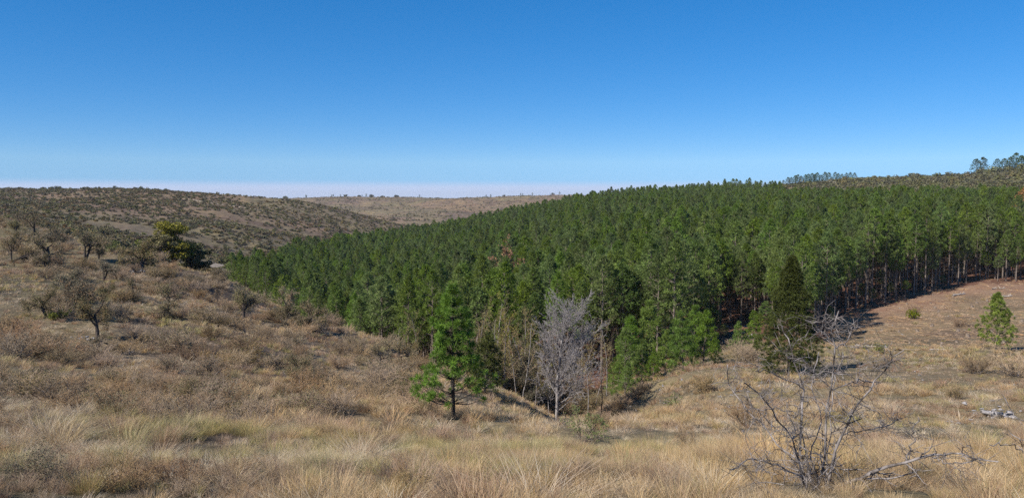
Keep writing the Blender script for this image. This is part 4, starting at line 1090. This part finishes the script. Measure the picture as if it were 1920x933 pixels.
# ------------------------------------------------------------------ the thorn bush in the foreground
def bush_from_lines(name, stems, d0, R, label, side=(16, 22), tw=(6, 10), zoom=1.0):
    base = stems[0][0]
    p0 = at(base[0], d0)
    root = thing(name, p0, [], label, 'thorn bush')
    for st in stems:
        out2, out3, lv = [], [], []
        r0, dz = st[-1]
        pts = []
        L0 = st[:-1]
        for i, (px, row) in enumerate(L0):
            r = ray(px, row); r = r / r[1]; d = d0 + dz * i / (len(L0) - 1)
            q = np.array([0, 0, EYE]) + r * d
            if i == 0 and row > 895: q = np.array([q[0], d0, p0[2] - 0.05])
            pts.append(q - p0)
        pts = np.array(pts)
        # subdivide with small crooks
        t = np.linspace(0, 1, len(pts)); tt = np.linspace(0, 1, 15)
        P = np.stack([np.interp(tt, t, pts[:, k]) for k in range(3)], -1)
        P[1:-1] += np.array([[R.gauss(0, 1), R.gauss(0, 1), R.gauss(0, 1)] for _ in range(13)]) * 0.013 * zoom
        ln = np.linalg.norm(np.diff(P, axis=0), axis=1).sum()
        for k in range(max(3, int(R.randint(*side) * ln / 1.5))):
            f = R.uniform(0.12, 1.0); i = min(int(f * 14), 13); a = P[i]
            ax = P[min(i + 1, 14)] - P[i - 1 if i else 0]; ax /= np.linalg.norm(ax)
            v = np.array([R.gauss(0, 1), R.gauss(0, 0.8), R.gauss(0.1, 0.45)]); v -= ax * v.dot(ax) * 0.7; v /= np.linalg.norm(v)
            l2 = R.uniform(0.15, 0.62) * (1.1 - 0.72 * f) * zoom; r2 = max(0.0026, r0 * (1 - 0.78 * f) * 0.42)
            pp = [a]; dv = v + ax * 0.35; dv /= np.linalg.norm(dv)
            for s_ in range(6):
                dv = dv + np.array([R.gauss(0, 1), R.gauss(0, 1), R.gauss(0, 1)]) * 0.24; dv /= np.linalg.norm(dv)
                pp.append(pp[-1] + dv * l2 / 6)
            pp = np.array(pp); out2.append((pp, r2 * np.linspace(1, 0.45, 7)))
            for j in range(R.randint(*tw)):
                i2 = R.randint(1, 6); v3 = np.array([R.gauss(0, 1), R.gauss(0, 1), R.gauss(0.1, 0.8)]); v3 /= np.linalg.norm(v3)
                l3 = R.uniform(0.06, 0.30) * zoom; m3 = pp[i2] + v3 * l3 * 0.5 + np.array([R.gauss(0, 1), R.gauss(0, 1), R.gauss(0, 1)]) * l3 * 0.12
                out3.append((np.array([pp[i2], m3, pp[i2] + v3 * l3]), np.array([r2 * 0.5, r2 * 0.4, r2 * 0.25])))
            for j in range(5):      # thorns
                i2 = R.randint(1, 6); v3 = np.array([R.gauss(0, 1), R.gauss(0, 1), R.gauss(0, 1)]); v3 /= np.linalg.norm(v3)
                lv.append((np.array([pp[i2], pp[i2] + v3 * 0.03 * zoom]), np.array([0.0018, 0.0006])))
        g1, g2 = Geo(), Geo()
        tubes(g1, [(P, 0.6 * r0 * (1 - 0.78 * tt))], 7, rmin=0.005); tubes(g2, out2, 4, rmin=0.0023); tubes(g2, out3, 3, rmin=0.0017)
        tubes(g2, lv, 3)
        so = link(bpy.data.objects.new('stem', g1.mesh('thorn_stem', M_thorn, True)), root)
        tw_ = link(bpy.data.objects.new('twigs', g2.mesh('thorn_twigs', M_thorn)), so); tw_['kind'] = 'stuff'
    return root
ST = [
 [(1530,925),(1522,885),(1501,852),(1505,776),(1509,730),(1488,679),(1472,633),(1466,610),(0.024,0.5)],
 [(1535,925),(1540,880),(1543,810),(1556,730),(1564,658),(1560,624),(1573,582),(0.020,-0.3)],
 [(1545,925),(1556,890),(1573,826),(1598,772),(1632,725),(1665,687),(1695,656),(0.024,-0.6)],
 [(1560,925),(1590,905),(1615,894),(1657,873),(1703,864),(1748,856),(1776,850),(1797,852),(1836,861),(1872,865),(0.030,-0.8)],
 [(1703,864),(1707,840),(1712,815),(1722,782),(0.008,0.0)],
 [(1748,856),(1770,868),(1800,866),(1850,862),(0.006,-0.5)],
 [(1515,925),(1505,902),(1488,826),(1455,776),(1425,746),(1396,717),(0.017,-0.7)],
 [(1515,922),(1505,894),(1463,873),(1425,862),(1400,862),(1370,880),(0.016,-1.0)],
 [(1520,922),(1501,860),(1459,835),(1425,793),(1400,767),(1366,725),(1364,683),(0.016,0.6)],
 [(1550,922),(1573,814),(1640,805),(1690,784),(0.013,0.8)],
 [(1528,925),(1522,902),(1503,814),(1501,750),(0.020,0.3)],
 [(1540,925),(1547,900),(1556,776),(1568,700),(1580,660),(0.014,0.9)],
 [(1509,730),(1480,713),(1434,696),(1417,696),(0.008,-0.3)],
 [(1505,776),(1460,770),(1420,765),(1390,740),(0.008,0.2)],
 [(1556,730),(1590,720),(1620,712),(1650,716),(0.007,0.3)],
 [(1564,658),(1590,640),(1600,612),(0.006,0.2)],
 [(1560,640),(1530,610),(1510,600),(0.006,-0.2)],
 [(1535,920),(1520,850),(1540,790),(1520,720),(1535,660),(0.012,1.0)],
]
bush_from_lines('thorn_bush', ST, 6.7, random.Random(5), 'big leafless many-stemmed thorn bush in the right foreground', (13, 18), (5, 8), 0.8)
ST2 = [
 [(1950,935),(1935,880),(1920,845),(1900,832),(1875,834),(1855,833),(0.016,-0.4)],
 [(1950,935),(1940,860),(1930,800),(1900,775),(1880,740),(0.014,0.3)],
 [(1945,900),(1925,860),(1915,830),(1890,805),(0.010,0.4)],
 [(1955,930),(1925,900),(1890,880),(0.009,-0.5)],
]
bush_from_lines('thorn_bush', ST2, 8.6, random.Random(9), 'bare thorny branches reaching in at the right edge', (5, 8), (2, 4))

# ------------------------------------------------------------------ grass and low heath
GOLD = [(0.54, 0.39, 0.21), (0.46, 0.32, 0.16), (0.58, 0.45, 0.27), (0.40, 0.27, 0.14)]
PALE = [(0.62, 0.51, 0.36), (0.54, 0.42, 0.28), (0.68, 0.59, 0.45), (0.46, 0.35, 0.23)]
RUST = [(0.34, 0.21, 0.13), (0.43, 0.29, 0.19), (0.27, 0.165, 0.11), (0.49, 0.36, 0.24)]
OLIV = [(0.36, 0.32, 0.13), (0.42, 0.35, 0.16), (0.28, 0.26, 0.10), (0.46, 0.37, 0.20)]
GREY = [(0.32, 0.24, 0.19), (0.38, 0.30, 0.24), (0.25, 0.185, 0.15), (0.42, 0.33, 0.25)]
GREN = [(0.15, 0.17, 0.06), (0.22, 0.21, 0.09), (0.11, 0.13, 0.05)]
T = []
for lod, (wd, nbm) in enumerate(((0.0050, 1.25), (0.010, 0.55), (0.022, 0.25))):
    q = lambda n_: int(n_ * nbm)
    T += [tuft(800, q(230), 0.20, 0.22, 0.52, wd, GOLD, 0.55, 0.4), tuft(801, q(210), 0.26, 0.18, 0.45, wd, GOLD, 0.65, 0.55), tuft(802, q(200), 0.17, 0.28, 0.60, wd, GOLD + OLIV[:1], 0.4, 0.35),
      tuft(803, q(210), 0.24, 0.22, 0.52, wd, PALE, 0.9, 0.9), tuft(804, q(200), 0.28, 0.20, 0.48, wd, PALE, 1.0, 0.75),
      tuft(805, q(170), 0.15, 0.22, 0.52, wd, RUST, 0.5, 0.3), tuft(806, q(190), 0.2, 0.2, 0.46, wd, OLIV, 0.6, 0.45),
      tuft(807, q(170), 0.34, 0.08, 0.24, wd * 1.1, GOLD + PALE + GREY, 0.9, 0.6), tuft(808, q(170), 0.34, 0.06, 0.20, wd * 1.1, GREY + RUST[:2] + PALE[3:], 0.9, 0.6),
      tuft(810, q(230), 0.3, 0.30, 0.62, wd, PALE + GOLD[2:3], 1.7, 0.6), tuft(811, q(420), 0.30, 0.35, 0.72, wd, GOLD + RUST[1:2], 0.6, 0.5), tuft(812, q(400), 0.28, 0.35, 0.66, wd, OLIV + GOLD[1:2], 0.6, 0.5), tuft(813, q(400), 0.26, 0.35, 0.7, wd, RUST + PALE[3:], 0.5, 0.4),
      tuft(809, q(170), 0.34, 0.03, 0.10, wd * 1.2, GREN + OLIV[:1], 0.9, 0.5)]
NK = 14
# low grey heath
PH = dict(seg=[4, 4, 3], wander=[0.25, 0.28, 0.3], up=[0.06, 0.06, 0.03], kids=[7, 6], t0=[0.15, 0.15], ang=[0.6, 0.7], len=[0.6, 0.5], rad=[0.6, 0.6], short=0.3, rmin=0.0022, taper=0.4, trunk_levels=1)
HT = []
for lod, rm in enumerate((0.0022, 0.004, 0.009)):
    for k in range(3):
        b_ = bare_tree(830 + k, dict(PH, rmin=rm, kids=[[7, 6], [6, 5], [5, 4]][lod]), 0.40, max(0.006, rm), M_twig, nstem=12, sides=(3, 3, 3), spread=1.0)
        HT.append(joined([x[1] for x in b_], 'heath'))
def ring(d0, d1, per, hw=0.62):
    n_ = int((d1 ** 2 - d0 ** 2) * math.tan(hw) * per)
    d = np.sqrt(rng.uniform(d0 ** 2, d1 ** 2, n_)); x = rng.uniform(-1, 1, n_) * math.tan(hw) * d
    return x, d
xs, ys = [], []
for d0, d1, per in ((2.5, 14, 27), (14, 30, 12), (30, 60, 7.0), (60, 118, 4.0)):
    x, y = ring(d0, d1, per); xs.append(x); ys.append(y)
X = np.concatenate(xs); Y = np.concatenate(ys)
pxs = pxof(X, Y)
clr = (pxs > 1560) & (Y > 64)
keep = ~in_forest(X, Y, -1) & ~(clr & (rng.random(len(X)) > 0.45))
keep &= rng.random(len(X)) < 0.72 + 0.8 * fbm(X / 1.1, Y / 1.1, 241)
X, Y, pxs, clr = X[keep], Y[keep], pxs[keep], clr[keep]
nzs = [fbm(X / L_ , Y / L_, 300 + 10 * k) for k, L_ in enumerate((5.0, 3.2, 2.2, 2.6, 4.0, 4.4, 3.6))]
leftness = sstep(900, 350, pxs)
near = 1 - sstep(15, 34, Y)
#        gold                      pale                 rust   olive  short mixed      short grey                        heath
bias = [0.7 + 0.8 * near - 0.9 * leftness, -0.4 + 0.9 * near - 0.4 * leftness, -0.15, -0.5, 0.3 + 0.6 * (1 - near), -0.6 + 0.7 * (1 - near) + 0.3 * leftness, -1.2 + 0.9 * leftness * (1 - 0.5 * near)]
tan_ = sstep(420, 560, pxs) * (1 - sstep(1000, 1150, pxs)) * sstep(20, 28, Y) * (1 - sstep(62, 75, Y))
bias[0] = bias[0] + 0.8 * tan_; bias[4] = bias[4] + 0.9 * tan_; bias[5] = bias[5] - 0.8 * tan_; bias[6] = bias[6] - 1.2 * tan_
bias[6] = bias[6] + 0.8 * (Y < 14)
rf_ = sstep(1380, 1500, pxs) * sstep(22, 32, Y)
bias[0] = bias[0] - 1.0 * rf_; bias[1] = bias[1] - 0.8 * rf_; bias[4] = bias[4] + 0.6 * rf_; bias[5] = bias[5] + 0.6 * rf_
Wt = np.stack([np.exp(4.6 * z_ + b_) for z_, b_ in zip(nzs, bias)] + [np.zeros(len(X))], -1)
isg = np.exp(-(((X - gq[0]) / 2.6) ** 2 + ((Y - gq[1]) / 1.5) ** 2))
Wt = np.where(clr[:, None], np.array([0.02, 0.02, 0.02, 0.03, 0.6, 0.5, 0.03, 0.0]), Wt)
Wt = np.where((isg > 0.35)[:, None], np.array([0.02, 0.02, 0.0, 0.1, 0.1, 0.0, 0.0, 1.0]), Wt)
cw = np.cumsum(Wt, 1); cw /= cw[:, -1:]
kd = (rng.random(len(X))[:, None] > cw).sum(1)
kinds = [(0, 1, 1, 2, 10), (3, 4, 9, 9), (5, 5, 12), (6, 6, 11), (7,), (8,), (0, 1, 2), (13,)]
lod = (Y > 16).astype(int) + (Y > 38)
vi = np.array([pr.choice(kinds[k]) for k in kd])
heath = kd == 6
vi = np.where(heath, vi + 3 * lod, vi + NK * lod)
S = rng.uniform(0.65, 1.2, len(X)) * (1 + 0.3 * nzs[0]) * np.where(Y < 6.5, 0.5 + 0.08 * Y.clip(0, 6.2), 1.0)
S *= np.exp(rng.normal(0, 0.22, len(S))) * (1 - 0.55 * (1 - sstep(11, 18, Y)))
S *= np.where(heath, 1.15, 1.0) * (1 - 0.42 * sstep(12, 18, Y))
bare_ = gp(1300, 818)
S *= 1 - 0.6 * np.exp(-(((X - bare_[0]) / 4.5) ** 2 + ((Y - bare_[1]) / 3.0) ** 2))
tt_ = gp(1092, 828)
S *= np.where(~heath & np.isin(vi % NK, (10, 11, 12)), 0.92, 1.0)
for qx, qr, sx in ((1868, 782, 1.0), (1795, 795, 0.8), (152, 636, 1.2), (206, 668, 1.0), (1250, 752, 1.0), (1365, 765, 1.0), (1365, 742, 1.0)):
    q_ = gp(qx, qr)
    S *= 1 - 0.7 * np.exp(-(((X - q_[0]) / sx) ** 2 + ((Y - q_[1] + 0.6) / (sx * 1.6)) ** 2))
tb_ = at(1530, 6.7)
S *= 1 - 0.5 * np.exp(-(((X - tb_[0]) / 0.9) ** 2 + ((Y - tb_[1] + 0.5) / 0.9) ** 2))
S *= 1 - 0.75 * np.exp(-(((X - tt_[0]) / 1.2) ** 2 + ((Y - tt_[1] + 1.5) / 2.2) ** 2))
Z = hgt(X, Y)
RZ = rng.random(len(X)) * 6.283
P_ = np.stack([X, Y, Z], -1)
scatter('dry_grass', P_[~heath], RZ[~heath], S[~heath], vi[~heath], T, 'dry tan and golden grass covering the foreground and slopes', 'grass')
scatter('grey_heath', P_[heath], RZ[heath], S[heath], vi[heath], HT, 'low purple-grey twiggy heath between the grass', 'heath')

# tussocks that stand out
BIG = [tuft(850, 420, 0.32, 0.5, 1.05, 0.006, GOLD + PALE[:2], 0.75, 0.8), tuft(851, 380, 0.26, 0.45, 0.85, 0.006, OLIV + GOLD[:2], 0.5, 0.4), tuft(852, 360, 0.28, 0.5, 0.9, 0.006, RUST + PALE[1:2], 0.5, 0.35)]
for px, row, hp, k, lab in [(110, 835, 95, 0, 'large shaggy straw tussock at the left, dark hollow beneath'), (215, 885, 75, 1, 'yellow-green tussock in the lower left foreground'), (160, 925, 80, 1, 'golden tussock at the bottom left corner shrubs'),
                            (300, 850, 70, 2, 'reddish brown tussock right of the yellow-green one'), (1215, 905, 70, 2, 'dark reddish tussock at the bottom right of centre'), (1070, 905, 60, 2, 'rusty tussock left of the dark reddish one'),
                            (170, 758, 36, 1, 'green-brown tussock beside the short green turf'), (1700, 735, 34, 0, 'golden tussock row in the right field'), (620, 850, 60, 1, 'warm brown tussock at the left centre foreground'), (1885, 745, 30, 2, 'rust red tussock above the large pale outcrop'), (1345, 805, 26, 1, 'golden tussock beneath the right rocks of the spur')]:
    p = gp(px, row)
    single('grass_tussock', p, BIG[k], lab, 'grass tussock', None, px, hs(p, hp) / 0.95)

# ------------------------------------------------------------------ the thin haze of the valley air
V = np.array([[x, y, z] for z in (float(gz.min()) - 1.0, float(max(gz[gr < 3000].max(), EYE)) + 16.0) for x, y in ((-9300, -9300), (9300, -9300), (9300, 9300), (-9300, 9300))])
m, N, K = new_mat('valley_haze')
pv = N.new('ShaderNodeVolumePrincipled'); pv.inputs['Color'].default_value = (0.86, 0.9, 1.0, 1); pv.inputs['Density'].default_value = 0.00008; pv.inputs['Anisotropy'].default_value = 0.0
o_ = N.new('ShaderNodeOutputMaterial'); K(pv.outputs[0], o_.inputs['Volume'])
hz = link(bpy.data.objects.new('haze', mesh('haze', V, [np.array([[3, 2, 1, 0], [4, 5, 6, 7], [0, 1, 5, 4], [1, 2, 6, 5], [2, 3, 7, 6], [3, 0, 4, 7]])], m)))
hz['kind'] = 'stuff'; hz['label'] = 'thin pale haze in the air over the far hills'; hz['category'] = 'haze'
